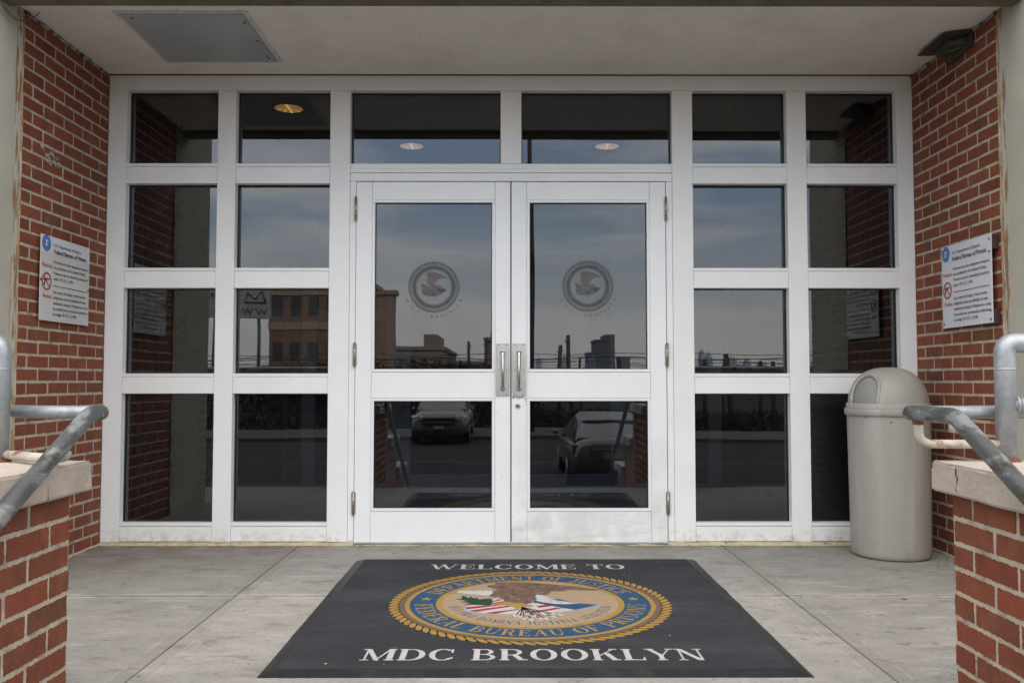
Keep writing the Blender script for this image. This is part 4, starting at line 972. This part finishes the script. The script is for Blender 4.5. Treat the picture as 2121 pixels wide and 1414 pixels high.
for i in range(4): side(A[i], A[(i+1) % 4], B[i], B[(i+1) % 4])
mb.build('rubber_border', mRubber, mat)
mb = MB(); mb.poly([(B[0][0], B[0][1], ht), (B[1][0], B[1][1], ht), (B[2][0], B[2][1], ht), (B[3][0], B[3][1], ht)])
mb.build('carpet', mCarpet, mat)
pl = lambda x, y, z: (x, y, ht+z)
mb = MB(); text_flat(mb, 'WELCOME TO', -.412, .580, -.715, -.610, pl, 0, .0006); text_flat(mb, 'MDC BROOKLYN', -.518, .668, -2.131, -2.010, pl, 0, .0006)
mb.build('lettering', mdWhite, mat, recalc=False)
mb = MB(); seal(mb, (.080, -1.367), .598, pl, .0005, .0002, (0, 1, 2, 3, 4, 5, 6, 7, 8))
mb.build('seal', [mdGold, mdBlue, mdTan, mdBrown, mdWhite, mdRed, mdGreen, mdBlack, mdGrey], mat, recalc=False)
mb = MB(); rr = random.Random(2)
for sx_, xs in ((0, (-.757, -.735)), (1, (.900, .922))):
    for i in range(44):
        for q, x in enumerate(xs):
            y = -.52 - i*.035 - q*.015
            if y < -2.13: continue
            r = .0042; x_ = x+rr.uniform(-.002, .002)+ (.0 if sx_ else 0); mb.poly([(x_+r*math.cos(a), y+r*math.sin(a), ht+.0004) for a in [k*math.pi/4 for k in range(8)]])
mb.build('drain_holes', M('hole_dark', (.006, .006, .006), 1), mat, recalc=False)
# litter specks: leaf scraps and grit
mb = MB(); rr = random.Random(12)
mm = [M('grit_dark', (.05, .035, .025), .9), M('grit_pale', (.62, .58, .5), .9), M('leaf_scrap', (.16, .09, .04), .8)]
def speck(x, y, z, r, mi):
    a0 = rr.uniform(0, 6); pts = [(x+r*rr.uniform(.5, 1.3)*math.cos(a0+a), y+r*rr.uniform(.5, 1.3)*math.sin(a0+a), z+.0008) for a in (0, 1.2, 2.4, 3.6, 4.9)]
    mb.prism(pts, (0, 0, rr.uniform(.001, .004)*min(1, r/.004)), mi)
for i in range(150): speck(rr.uniform(-2.38, 2.38), -.022-abs(rr.gauss(0, .03)), .0, rr.uniform(.001, .0035), 0 if rr.random() < .8 else 2)
for i in range(90): speck(rr.uniform(-1.2, 2.35), rr.uniform(-2.5, -.1), .0, rr.uniform(.001, .003), rr.choice((0, 0, 1, 2)))
for i in range(30): speck(rr.uniform(MX0+.06, MX1-.06), rr.uniform(MY0+.06, MY1-.05), ht+.002, rr.uniform(.0009, .0024), 1)
speck(1.71, -1.78, 0, .014, 1); speck(2.0, -1.66, 0, .013, 2); speck(1.72, -1.27, 0, .012, 2); speck(-.62, -2.17, ht+.001, .005, 1)
for i in range(34): speck(2.34-abs(rr.gauss(0, .06)), rr.uniform(-.85, -.1), 0, rr.uniform(.002, .006), rr.choice((0, 2)))
tag(mb.build('debris', mm), 'scattered grit and leaf scraps on the landing and mat', 'debris', kind='stuff')

# ================================================================== notices on the brick
def notice(sx, label):
    yc = (-.738, -.229) if sx < 0 else (-.352, -.862)      # y of the reader's left and right edges
    zt_, zb_ = (1.705, 1.265) if sx < 0 else (1.687, 1.243)
    xw = -2.388 if sx < 0 else 2.386
    o = thing('warning_sign', (xw, (yc[0]+yc[1])/2, zb_), label, 'sign', 'firearms warning notices')
    W, H = .51, zt_-zb_
    tilt = 0.0 if sx < 0 else .010
    def pln(u, v, d=0): # u 0..1 , v 0..1 upward, d out of wall
        y = yc[0]+(yc[1]-yc[0])*u; out = d + (tilt*(u) if sx > 0 else 0)
        return (xw - sx*out, y, zb_ + H*v)
    mb = MB(); c0 = [pln(a, b, 0) for a, b in ((0, 0), (1, 0), (1, 1), (0, 1))]; mb.prism(c0, (-sx*.004, 0, 0)); pn = mb.build('panel', mSignWarm if sx < 0 else mSign, o, bevel=.0012)
    mb = MB(); mb.poly([pln(a, b, .0046) for a, b in ((.006, .80), (.994, .80), (.994, .994), (.006, .994))]); mb.build('header_strip', mSign, o, recalc=False)
    mb = MB(); D = .0056
    pf = lambda u, v, d: pln(u, v, D)
    text_font(mb, 'U.S. Department of Justice', .235, .885, .058, .56, pf, 0)
    text_font(mb, 'Federal Bureau of Prisons', .235, .805, .075, .68, pf, 0); text_font(mb, 'Federal Bureau of Prisons', .238, .805, .075, .68, lambda u, v, d: pln(u, v, D+.0003), 0)
    for i, (s, wd) in enumerate((('Firearms and other dangerous weapons', .715), ('are prohibited in this Federal Facility.', .665), ('Violators may be criminally prosecuted', .71), ('under 18 U.S.C. § 930.', .40))):
        text_font(mb, s, .245, .690-i*.066, .052, wd, pf, 0)
    for i, (s, wd) in enumerate((('Las armas de fuego y otras armas', .66), ('peligrosas estan prohibidas en esta', .67), ('instalación federal. Violadores a esta', .72), ('ley podrán ser procesados conforme', .70), ('al código 18 U.S.C. § 930.', .48))):
        text_font(mb, s, .250, .335-i*.066, .052, wd, pf, 0)
    mb.poly([pln(a, b, D) for a, b in ((.25, .420), (.965, .420), (.965, .428), (.25, .428))])
    mb.build('lettering', mInk, o, recalc=False)
    mb = MB(); text_font(mb, 'Notice:', .025, .625, .075, .205, pf, 0); text_font(mb, 'Aviso:', .045, .265, .075, .185, pf, 0)
    asp = H/W; cx, cz, r = .118, .46, .092
    for i in range(32):
        a, b = 2*math.pi*i/32, 2*math.pi*(i+1)/32
        mb.poly([pln(cx+q*math.cos(t), cz+q*math.sin(t)/asp, D) for q, t in ((r, a), (r*.80, a), (r*.80, b), (r, b))])
    mb.poly([pln(cx+x*r, cz+y*r/asp, D+.0006) for x, y in ((-.68, .56), (-.56, .68), (.68, -.56), (.56, -.68))])
    mb.build('prohibition_mark', mInkRed, o, recalc=False)
    mb = MB(); gun = [(-.62, .30), (.62, .36), (.62, .22), (.05, .16), (.0, -.02), (-.16, -.04), (-.26, .05), (-.40, -.48), (-.66, -.44), (-.46, .08), (-.66, .14)]
    mb.poly([pln(cx+x*r, cz+y*r/asp, D+.0003) for x, y in gun]); mb.build('pistol_symbol', mInk, o, recalc=False)
    mb = MB(); cx, cz, r = .10, .905, .082
    for rr0, mi, dd in ((1, 0, 0), (.80, 1, .0003), (.76, 0, .0005), (.52, 1, .0007), (.46, 0, .0009)):
        n = 36; mb.poly([pln(cx+r*rr0*math.cos(2*math.pi*i/n), cz+r*rr0*math.sin(2*math.pi*i/n)/asp, D+dd) for i in range(n)], mi)
    for pg in (EAGLE, SHIELD): mb.poly([pln(cx+x*r*.75, cz+(y-.1)*r*.75/asp, D+.0012) for x, y in pg], 2)
    mb.build('round_emblem', [mInkBlue, mInkPale, mSign], o, recalc=False)
    holes = ((.03, .955), (.03, .05), (.965, .94), (.965, .80), (.965, .14), (.965, .04)) if sx > 0 else ((.01, .47), (.975, .45))
    for u, v in holes: p = pln(u, v, .004); f = MB(); f.lathe([(0, -sx*.003), (.006, -sx*.002), (.0065, 0)], p, axis='x', seg=10); f.build('fixing_screw', mScrew, o)
    if sx > 0:
        for v0, v1 in ((.83, 1.0), (.0, .17)):
            f = MB(); p = pln(1.0, v0); f.box(xw-.009, 2.4015, yc[1]-.014, yc[1]+.03, zb_+H*v0-.004, zb_+H*v1-.008); 
            for q in range(1, 6): f.box(xw-.008, 2.400, yc[1]-.0155, yc[1]-.0135, zb_+H*v0+q*.011, zb_+H*v0+q*.011+.004)
            f.build('mounting_block', M('dark_red_block', (.075, .028, .026), .6), o)
notice(-1, 'white weapons notice fixed flat on the left brick wall')
notice(1, 'white weapons notice held off the right brick wall by dark blocks, above the bin')

# ================================================================== flood light under the ceiling
fl_ = thing('flood_light', (2.36, -.55, 2.68), 'dark bronze wedge shaped light with sheet hood at the top of the right brick wall', 'wall light')
mb = MB()
hood = [(2.400, -.690, 2.766), (2.370, -.690, 2.768), (2.262, -.650, 2.768), (2.258, -.380, 2.757), (2.330, -.395, 2.752), (2.372, -.430, 2.748)]
mb.prism(hood, (0, 0, .007)); mb.build('hood', mBronze, fl_, bevel=.001)
mb = MB(); mb.prism([(2.401, -.698, 2.764), (2.401, -.698, 2.700), (2.401, -.52, 2.676), (2.401, -.430, 2.690), (2.401, -.425, 2.758)], (-.016, 0, 0)); mb.build('back_plate', mBronze, fl_, bevel=.004, bseg=2)
mb = MB(); mb.prism([(2.386, -.66, 2.760), (2.386, -.66, 2.722), (2.345, -.60, 2.728), (2.318, -.60, 2.760)], (0, .17, -.006)); mb.build('lamp_body', mBronze, fl_, bevel=.006, bseg=2)
mb = MB(); mb.tube(arc((2.384, -.64, 2.715), (2.345, -.58, 2.700), (2.33, -.54, 2.725), 10), .0022, seg=8); mb.build('wire', M('yellow_wire', (.22, .16, .05), .5), fl_)
mb = MB(); mb.lathe([(0, -.004), (.012, -.003), (.014, 0)], (2.385, -.60, 2.722), axis='x', seg=16); mb.build('cable_gland', mScrew, fl_)
# loose cable top left
mb = MB()
pts = [(-2.39, -1.24, 2.80), (-2.382, -1.15, 2.728), (-2.378, -1.106, 2.696), (-2.376, -1.047, 2.684), (-2.378, -.985, 2.694), (-2.375, -.93, 2.722), (-2.365, -.89, 2.752), (-2.345, -.875, 2.784)]
def smooth(p, n=6):
    o = []
    for i in range(len(p)-1):
        p0, p1, p2, p3 = [Vector(p[max(0, min(len(p)-1, k))]) for k in (i-1, i, i+1, i+2)]
        for j in range(n):
            t = j/n; o.append(.5*((2*p1)+(p2-p0)*t+(2*p0-5*p1+4*p2-p3)*t*t+(3*p1-p0-3*p2+p3)*t**3))
    return o + [Vector(p[-1])]
mb.tube(smooth(pts), .0024, seg=8); mb.tube([p + Vector((.004, .003, .006)) for p in smooth(pts)], .0020, seg=8)
tag(mb.build('loose_cable', mCable), 'loose grey cable looping from the left pier up into the ceiling corner', 'cable')

# ================================================================== the street behind the camera (seen in the glass)
mAsph = M('asphalt', (.040, .041, .045), .9, spec=.12, var=.2, vscale=.8, bump=.2, bscale=40, col2=(.035, .036, .04), c2=(.45, .7), c2scale=.5)
mWalk = M('pavement_concrete', (.085, .083, .08), .9, spec=.12, var=.15, vscale=1.2)
mLot = M('gravel_lot', (.032, .031, .03), .95, spec=.05, var=.3, vscale=1.5, col2=(.022, .025, .018), c2=(.5, .62), c2scale=.6)
mb = MB(); mb.box(-60, 60, -11.2, -1.0, -1.3, -1.02); tag(mb.build('sidewalk', mWalk), kind='structure')
mb = MB(); mb.poly([(-400, -25.8, -1.17), (400, -25.8, -1.17), (400, -11.1, -1.17), (-400, -11.1, -1.17)]); tag(mb.build('road', mAsph), kind='structure')
mb = MB(); mb.box(-60, 60, -31, -25.8, -1.3, -1.04); tag(mb.build('far_sidewalk', M('far_pavement', (.10, .097, .09), .9, spec=.1, var=.1)), kind='structure')
mb = MB(); mb.poly([(-3000, -3000, -1.18), (3000, -3000, -1.18), (3000, -25.9, -1.18), (-3000, -25.9, -1.18)]); tag(mb.build('ground', mLot), kind='structure')
mb = MB()
for y in (-17.4, -17.6): mb.poly([(-200, y-.06, -1.165), (200, y-.06, -1.165), (200, y+.06, -1.165), (-200, y+.06, -1.165)])
tag(mb.build('road_marking', M('yellow_line', (.12, .09, .035), .9)), kind='structure')

def car(name, label, cat, loc, rz, paint, suv):
    """car built facing local -y (nose at -y), centred, wheels on z=0"""
    t = thing(name, loc, label, cat, 'parked cars across the street and at the kerb')
    L_, Wd, Hh = (4.9, 1.98, 1.78) if suv else (4.85, 1.86, 1.46)
    rl = root_loc(t)
    st = ([(-2.45, .42, .80, .80), (-2.38, .28, .98, .92), (-2.1, .24, 1.06, .96), (-1.3, .24, 1.14, .98), (0, .24, 1.16, .99), (1.6, .24, 1.18, .98), (2.25, .26, 1.15, .95), (2.42, .34, 1.0, .90)] if suv else
          [(-2.42, .32, .62, .72), (-2.3, .22, .74, .86), (-1.9, .2, .84, .90), (-1.2, .2, .92, .92), (0, .2, .95, .93), (1.4, .2, 1.0, .92), (2.1, .22, 1.02, .87), (2.36, .30, .98, .82), (2.42, .42, .82, .78)])
    mb = MB(); rings = []
    for y, z0, z1, hw_ in st:
        r = []
        for k in range(20):
            a = 2*math.pi*k/20; c, s = math.cos(a), math.sin(a); n_ = .45
            r.append((math.copysign(abs(c)**n_, c)*hw_*(1 - .06*max(0, s)), y, (z0+z1)/2 + math.copysign(abs(s)**.55, s)*(z1-z0)/2))
        rings.append(r)
    vs = [Vector(p)+rl for r in rings for p in r]; fs = []
    for i in range(len(rings)-1):
        for k in range(20): fs.append((i*20+k, i*20+(k+1) % 20, (i+1)*20+(k+1) % 20, (i+1)*20+k))
    fs += [tuple(range(20)), tuple(range((len(rings)-1)*20, len(rings)*20))]
    mb.add(vs, fs, 0, 1.0, True); body = mb.build('body', paint, t)
    gh = ([(-1.15, 1.12, .88), (-.45, 1.66, .74), (0, 1.76, .72), (1.5, 1.76, .72), (1.95, 1.70, .72), (2.25, 1.15, .86)] if suv else
          [(-1.15, .90, .84), (-.35, 1.36, .66), (.2, 1.45, .63), (.9, 1.43, .64), (1.3, 1.34, .66), (1.95, 1.0, .80)])
    zb = 1.08 if suv else .88
    mb = MB()
    def sec(y, z, hw_): return [Vector(p)+rl for p in ((-hw_-.08*(z-zb)/.6, y, zb), (-hw_, y, z-.08), (-hw_+.10, y, z), (0, y, z+.015), (hw_-.10, y, z), (hw_, y, z-.08), (hw_+.08*(z-zb)/.6, y, zb))]
    ss = [sec(*g) for g in gh]
    vs = [p for s in ss for p in s]; fs = []
    for i in range(len(ss)-1):
        for k in range(6): fs.append((i*7+k, i*7+k+1, (i+1)*7+k+1, (i+1)*7+k))
    mb.add(vs, fs, 0, 1.0, True); mb.build('cabin_roof', paint, t)
    gm = mCarGlass
    mb = MB()      # screens and side windows, slightly proud of the cabin shell
    def lerp_sec(i, f0, f1, a, b, out=.012):
        p = [ss[i][k].lerp(ss[i+1][k], f0) for k in range(7)]; q = [ss[i][k].lerp(ss[i+1][k], f1) for k in range(7)]
        return p, q
    p, q = lerp_sec(0, .12, .92, 0, 0); sh = Vector((0, -.02, .02))
    mb.add([p[1].lerp(p[0], .2)+sh, p[5].lerp(p[6], .2)+sh, q[5]+sh+Vector((-.04, 0, .05)), q[4]+sh, q[3]+sh, q[2]+sh, q[1]+sh+Vector((.04, 0, .05))], [tuple(range(7))])
    mb.build('windscreen', M('windscreen_sky_tone', (.12, .14, .145), .12, spec=.9), t, recalc=False)  # lightened glass colour stands in for reflected sky
    mb = MB(); p, q = lerp_sec(len(ss)-2, .10, .80, 0, 0); sh = Vector((0, .025, .015))
    mb.add([q[1].lerp(q[0], .3)+sh, q[5].lerp(q[6], .3)+sh, p[5]+sh+Vector((-.06, 0, .03)), p[4]+sh, p[3]+sh, p[2]+sh, p[1]+sh+Vector((.06, 0, .03))], [tuple(range(7))])
    mb.build('rear_window', gm, t, recalc=False)
    for s in (-1, 1):
        mb = MB(); k0, k1 = (0, 1) if s < 0 else (6, 5); o_ = Vector((s*.012, 0, 0))
        top = [g_[k1] for g_ in ss[1:-1]]; bot = [g_[k0] for g_ in ss]
        pts = [bot[0]+Vector((0, .15, .05))] + [p_+Vector((0, 0, -.02)) for p_ in top] + [bot[-1]+Vector((0, -.25, .05))]
        mb.poly([p_+o_ for p_ in pts]); mb.build('side_window', gm, t, recalc=False)
        mb = MB(); mb.lathe([(0, -.05), (.06, -.04), (.085, 0), (.05, .05), (0, .06)], Vector((s*1.02, -.75 if suv else -.8, zb+.06))+rl, seg=12); mb.build('wing_mirror', paint, t)
        for yy in (-1.5, 1.45):
            mb = MB(); c = Vector((s*(Wd/2-.13), yy, .35))+rl; rw = .37 if suv else .335; mb.lathe([(.0, -s*.0+.11*s), (rw*.6, .11*s), (rw*.68, .12*s), (rw*.95, .11*s), (rw, .07*s), (rw, -.1*s), (0, -.1*s)], c, axis='x', seg=28)
            w_ = mb.build('wheel', mTyre, t)
            mb = MB(); mb.lathe([(0, .118*s), (.06, .125*s), (rw*.3, .12*s), (rw*.62, .128*s), (rw*.64, .11*s)], c, axis='x', seg=20); mb.build('wheel_rim', mAlloy, w_)
        yh, zh = (-2.36, .90) if suv else (-2.3, .66)
        mb = MB(); a, b = (s*.52, s*.92) if suv else (s*.5, s*.84)
        mb.prism([Vector(p)+rl for p in ((a, yh-.06, zh-.05), (b, yh+.04, zh-.02), (b, yh+.10, zh+.08), (a, yh-.02, zh+.06))], (0, -.03, 0)); mb.build('headlight', mLamp, t)
        yt, ztl = (2.38, .95) if suv else (2.34, .80)
        mb = MB(); a, b = (s*.50, s*.86) if not suv else (s*.72, s*.93)
        mb.prism([Vector(p)+rl for p in ((a, yt+.04, ztl-.03), (b, yt-.08, ztl-.12), (b, yt-.10, ztl+.08), (a, yt+.03, ztl+.06))], (0, .05, 0)); mb.build('tail_light', mTail, t)
    if suv:
        mb = MB(); mb.prism([Vector(p)+rl for p in ((-.50, -2.47, .62), (.50, -2.47, .62), (.56, -2.45, .86), (-.56, -2.45, .86))], (0, -.03, 0)); gr_ = mb.build('grille', mTyre, t)
        mb = MB(); mb.box(rl.x-.92, rl.x+.92, rl.y-2.53, rl.y-2.49, rl.z+.87, rl.z+.905); mb.box(rl.x-.46, rl.x+.46, rl.y-2.52, rl.y-2.50, rl.z+.72, rl.z+.745); mb.build('grille_bar', mAlloy, gr_)
        mb = MB(); mb.box(rl.x-.85, rl.x+.85, rl.y-2.50, rl.y-2.42, rl.z+.28, rl.z+.50); mb.build('lower_bumper', mTyre, t, bevel=.03)
        mb = MB(); mb.box(rl.x-.16, rl.x+.16, rl.y-2.52, rl.y-2.50, rl.z+.52, rl.z+.61); mb.build('number_plate', M('plate', (.4, .38, .3), .5), t)
    else:
        mb = MB(); mb.box(rl.x-.26, rl.x+.26, rl.y+2.43, rl.y+2.45, rl.z+.62, rl.z+.75); mb.build('number_plate', M('plate', (.4, .38, .3), .5), t)
        mb = MB(); mb.box(rl.x-.5, rl.x+.5, rl.y+2.43, rl.y+2.455, rl.z+.80, rl.z+.825); mb.build('boot_trim', mAlloy, t)
    t.rotation_euler = (0, 0, rz)
    return t
mCarGlass = M('car_window', (.012, .013, .015), .30, spec=.12); mTyre = M('tyre', (.018, .018, .018), .8); mAlloy = M('alloy', (.5, .5, .5), .3, metal=.9)
mLamp = M('headlamp_lens', (.75, .78, .8), .1, spec=.8); mTail = M('tail_lens', (.25, .012, .012), .2)
mSilver = M('silver_car_paint', (.16, .165, .175), .22, metal=.5); mGreyCar = M('grey_car_paint', (.22, .225, .235), .25, metal=.4)
car('parked_suv', 'grey four wheel drive reflected head-on in the lower glass of the left door', 'car', (-2.35, -26.1, -1.17), math.pi, mGreyCar, True)
car('parked_sedan', 'silver saloon car seen from behind in the lower glass of the right door', 'car', (2.05, -13.9, -1.17), 0, mSilver, False)

# chain link fence with barbed wire on the far side
fn = thing('chain_link_fence', (0, -31.5, -1.1), 'chain link fence topped with barbed wire along the far side of the street', 'fence')
mFence = M('fence_steel', (.10, .10, .10), .6, metal=.4)
for i in range(-9, 12):
    mb = MB(); x = i*3.0; mb.tube([(x, -31.5, -1.1), (x, -31.5, 1.55), (x, -31.25, 1.9)], .05, seg=8); mb.build('fence_post', mFence, fn)
mb = MB()
for z in (1.5, 1.62, 1.75, 1.88): mb.tube([(-28+i*.5, -31.5+.6*max(0, z-1.5), z+.02*math.sin(i*1.1)) for i in range(125)], .014, seg=4)
mb.build('barbed_wire', mFence, fn)
mb = MB()
for i in range(480):
    x = -28+i*.125
    mb.add([(x, -31.5, -1.0), (x+.006, -31.5, -1.0), (x+2.4+.006, -31.5, 1.4), (x+2.4, -31.5, 1.4)], [(0,1,2,3)]); mb.add([(x+2.4, -31.505, -1.0), (x+2.406, -31.505, -1.0), (x+.006, -31.505, 1.4), (x, -31.505, 1.4)], [(0,1,2,3)])
mb.build('wire_mesh', mFence, fn, recalc=False)
# weeds along the fence
def leafmass(name, label, cat, cx, cy, cz, rx, ry, rz, n, m, size, seed, kind=None):
    rr = random.Random(seed); mb = MB()
    for i in range(n):
        v = Vector((rr.gauss(0, 1), rr.gauss(0, 1), rr.gauss(0, 1))); v.normalize(); v *= rr.random()**.4
        p = Vector((cx+v.x*rx, cy+v.y*ry, cz+v.z*rz)); a = Vector((rr.gauss(0, 1), rr.gauss(0, 1), rr.gauss(0, 1))).normalized()*size; b = Vector((rr.gauss(0, 1), rr.gauss(0, 1), rr.gauss(0, 1))).normalized()*size*.6
        mb.add([p, p+a, p+a+b, p+b], [(0,1,2,3)])
    return tag(mb.build(name, m, recalc=False), label, cat, kind=kind)
mLeaf = M('weed_leaf', (.022, .026, .015), .95, spec=.05, var=.4, vscale=2)
leafmass('weeds', 'overgrown weeds along the foot of the chain link fence', 'weeds', 6, -32.3, -.75, 26, .6, .55, 20000, mLeaf, .11, 3, 'stuff')
leafmass('weeds', 'clump of dark bushes behind the fence in front of the low buildings', 'bushes', -9, -55, .3, 14, 2, 2.2, 16000, mLeaf, .25, 4, 'stuff')

# buildings of the far side
mB1 = M('tan_brick_building', (.19, .115, .080), .9, var=.12, vscale=.6); mBand = M('tan_band', (.30, .22, .165), .9); mWin = M('dark_window', (.03, .035, .045), .2)
def bld(label, x0, x1, y, dep, z1, mat_, wins=None, extra=(), band=None, roof=True):
    t = thing('building', ((x0+x1)/2, y-dep/2, -1.18), label, 'building')
    mb = MB(); mb.box(x0, x1, y-dep, y, -1.18, z1)
    for e_ in extra: mb.box(*e_)
    w0 = mb.build('wall', mat_, t)
    if roof:
        mb = MB(); mb.box(x0-.15, x1+.15, y-dep-.15, y+.15, z1, z1+.3); mb.build('roof', mBand if band else mat_, t)
    if band:
        for z in band: mb = MB(); mb.box(x0-.05, x1+.05, y-.1, y+.08, z, z+.55); mb.build('stone_band', mBand, t)
    if wins:
        nx, zs, ww, wh = wins
        for i in range(nx):
            for z in zs:
                x = x0 + (x1-x0)*(i+.5)/nx; mb = MB(); mb.box(x-ww/2, x+ww/2, y-.05, y+.03, z, z+wh); mb.build('window', mWin, t)
    return t
bld('large tan brick building with pale bands at the left of the street', -17.0, -9.4, -54.8, 3, 7.4, mB1, (6, (-.2, 2.4, 5.6), .7, 1.3), band=(4.6, 7.0))
bld('narrow tan stair tower at the right end of the large brick building', -9.38, -8.05, -54.6, 1.2, 6.9, M('tower_tan', (.27, .18, .13), .9, var=.1), None)
bld('low pale warehouse with a raised block on its roof', -10.5, -5.7, -70, 18, 3.7, M('warehouse_pale', (.22, .19, .165), .9, var=.12, vscale=.5), (5, (.6,), .8, 1.0), extra=((-7.6, -6.3, -78, -70.01, 3.7, 5.0),))
bld('long low shed in front of the skyline', -5.6, -1.9, -66, 8, 2.4, M('shed_brown', (.22, .17, .14), .9, var=.2), (4, (.2,), .6, .7))
bld('dark brick chimney block beside the door meeting stile', -2.2, -1.2, -72, 8, 4.6, M('stack_brick', (.20, .14, .11), .9, var=.15), None, extra=((-1.75, -1.5, -74, -73, 4.6, 5.4),))
mT = M('dark_plant_tower', (.11, .12, .14), .8, var=.25, vscale=.15)
bld('tall dark stepped plant tower on the horizon behind the right door', 15.0, 16.7, -144, 8, 7.6, mT, None, extra=((16.7, 18.4, -152, -144, -1.18, 8.8),))
bld('short blue grey plant block left of the tall plant tower', 13.6, 14.95, -143, 6, 5.4, M('blue_grey_block', (.15, .19, .25), .8), None)
bld('small grey shed right of the tall plant tower', 19.6, 21.2, -146, 6, 4.8, M('grey_shed', (.16, .15, .14), .9), None)
bld('low dark roofs under the skyline', -30, 90, -180, 20, 2.2, M('low_roofs', (.15, .145, .14), .9, var=.3, vscale=.1), None, roof=False)
mS = M('skyline_hazed', (.34, .42, .52), .6, var=.15, vscale=.05)  # distance haze over the towers is put into this pale blue
for i, (xa, xb, yt) in enumerate(((1110, 1122, 742), (1168, 1178, 737), (1455, 1463, 723), (1468, 1477, 730), (1511, 1527, 737), (1529, 1545, 752), (1547, 1558, 741), (1573, 1597, 750), (1690, 1716, 752), (930, 946, 752), (960, 972, 748))):
    Ld = 560 + 12*i; x0, x1 = (xa-1056)*Ld/1790, (xb-1056)*Ld/1790; zt_ = (788-yt)*Ld/1790+.96
    t = thing('skyscraper', ((x0+x1)/2, -Ld, -1.18), ['slim', 'narrow'][i % 2] + ' distant tower number one of the skyline'.replace('number one', '') , 'skyscraper', 'distant towers on the skyline')
    t['label'] = ['squat', 'needle thin', 'tallest square', 'second tallest', 'broad round topped', 'low square', 'pointed', 'wide flat', 'rightmost block', 'leftmost low', 'pale left'][i] + ' distant tower of the reflected skyline'
    mb = MB(); mb.box(x0, x1, -Ld-10, -Ld, -1.18, zt_-2); mb.box(x0+(x1-x0)*.15, x1-(x1-x0)*.15, -Ld-8, -Ld-2, zt_-2, zt_); mb.build('tower_wall', mS, t)
    mb = MB(); mb.tube([((x0+x1)/2, -Ld-5, zt_), ((x0+x1)/2, -Ld-5, zt_+2.5)], .25, seg=6); mb.build('rooftop_mast', mS, t)
# poles and wires
mPole = M('timber_pole', (.05, .04, .033), .9, var=.3, vscale=3)
for i, (px, ptop, Ld, lean, r) in enumerate(((1161, 714, 45, .1, .13), (1176, 694, 45, -.25, .13), (1006, 700, 50, 0, .10), (1500, 731, 42, -.35, .16), (1575, 746, 42, 0, .12), (1601, 747, 42, 0, .12), (1457, 742, 42, 0, .10), (972, 705, 60, 0, .12))):
    x = (px-1056)*Ld/1790; z = (788-ptop)*Ld/1790+.96; y = -(Ld-5.2)
    t = thing('utility_pole', (x, y, -1.18), ['shorter straight', 'taller leaning', 'thin', 'thick leaning', 'plain short', 'stubby', 'left hand short', 'slender distant'][i] + ' dark timber pole against the reflected sky' , 'pole', 'timber poles across the street')
    mb = MB(); mb.tube([(x-lean, y, -1.18), (x, y, z)], r, seg=10, rads=[r, r*.8]); mb.build('pole_shaft', mPole, t)
    mb = MB(); mb.box(x-.16, x+.16, y-.07, y-.15, z-.35, z-.28); mb.build('cross_arm', mPole, t)
for i, (Ld, z0) in enumerate(((42, 2.0), (42, 1.75), (45, 2.3), (45, 2.05))):
    mb = MB(); mb.tube([(-26+q*1.0, -(Ld-5.2), z0+.12*math.sin(q*.35+i)**2+.1*mnoise.noise(Vector((q*.4, i, 0)))) for q in range(60)], .022, seg=4)
    tag(mb.build('overhead_wire', mPole), ['lower front', 'lowest front', 'upper back', 'middle back'][i] + ' overhead wire strung between the timber poles', 'wire', 'overhead wires')
# tall leaning mast close by (dark strip in the right door)
mb = MB(); mb.tube([(.845, -28, -1.1), (.79, -28, 16)], .085, seg=10); t = mb.build('street_mast', mPole); tag(t, 'tall dark street mast reflected at the left edge of the right door glass', 'pole')
# signboard
sb = thing('signboard', (-12.4, -35, -1.1), 'white advertising signboard with black and red lettering left of the brick building', 'signboard')
mb = MB(); mb.box(-14.3, -11.3, -35.1, -35, 3.9, 5.4); mb.build('board', M('signboard_white', (.30, .30, .30), .6), sb, bevel=.03)
mb = MB()
for x in (-13.8, -11.9): mb.tube([(x, -35.15, -1.1), (x, -35.15, 5.2)], .08, seg=8)
mb.build('board_post', mFence, sb)
mb = MB(); pb = lambda u, v, d: (-u, -34.985, v)
text_font(mb, 'NEW YORK', 12.9, 4.85, .35, 1.3, pb, 0); text_font(mb, 'W.W', 11.45, 4.05, .45, 1.2, pb, 0); mb.build('lettering', mInk, sb, recalc=False); mb = MB()
mb.tube([(-11.5, -34.98, 4.65), (-11.7, -34.98, 5.2), (-12.0, -34.98, 4.8), (-12.35, -34.98, 5.1), (-12.5, -34.98, 4.65), (-11.5, -34.98, 4.65)], .035, seg=5); mb.build('logo_outline', mInk, sb, recalc=False)
mb = MB(); text_font(mb, 'Tech.c', 12.9, 4.1, .45, 1.3, pb, 0); mb.build('red_lettering', mInkRed, sb, recalc=False)
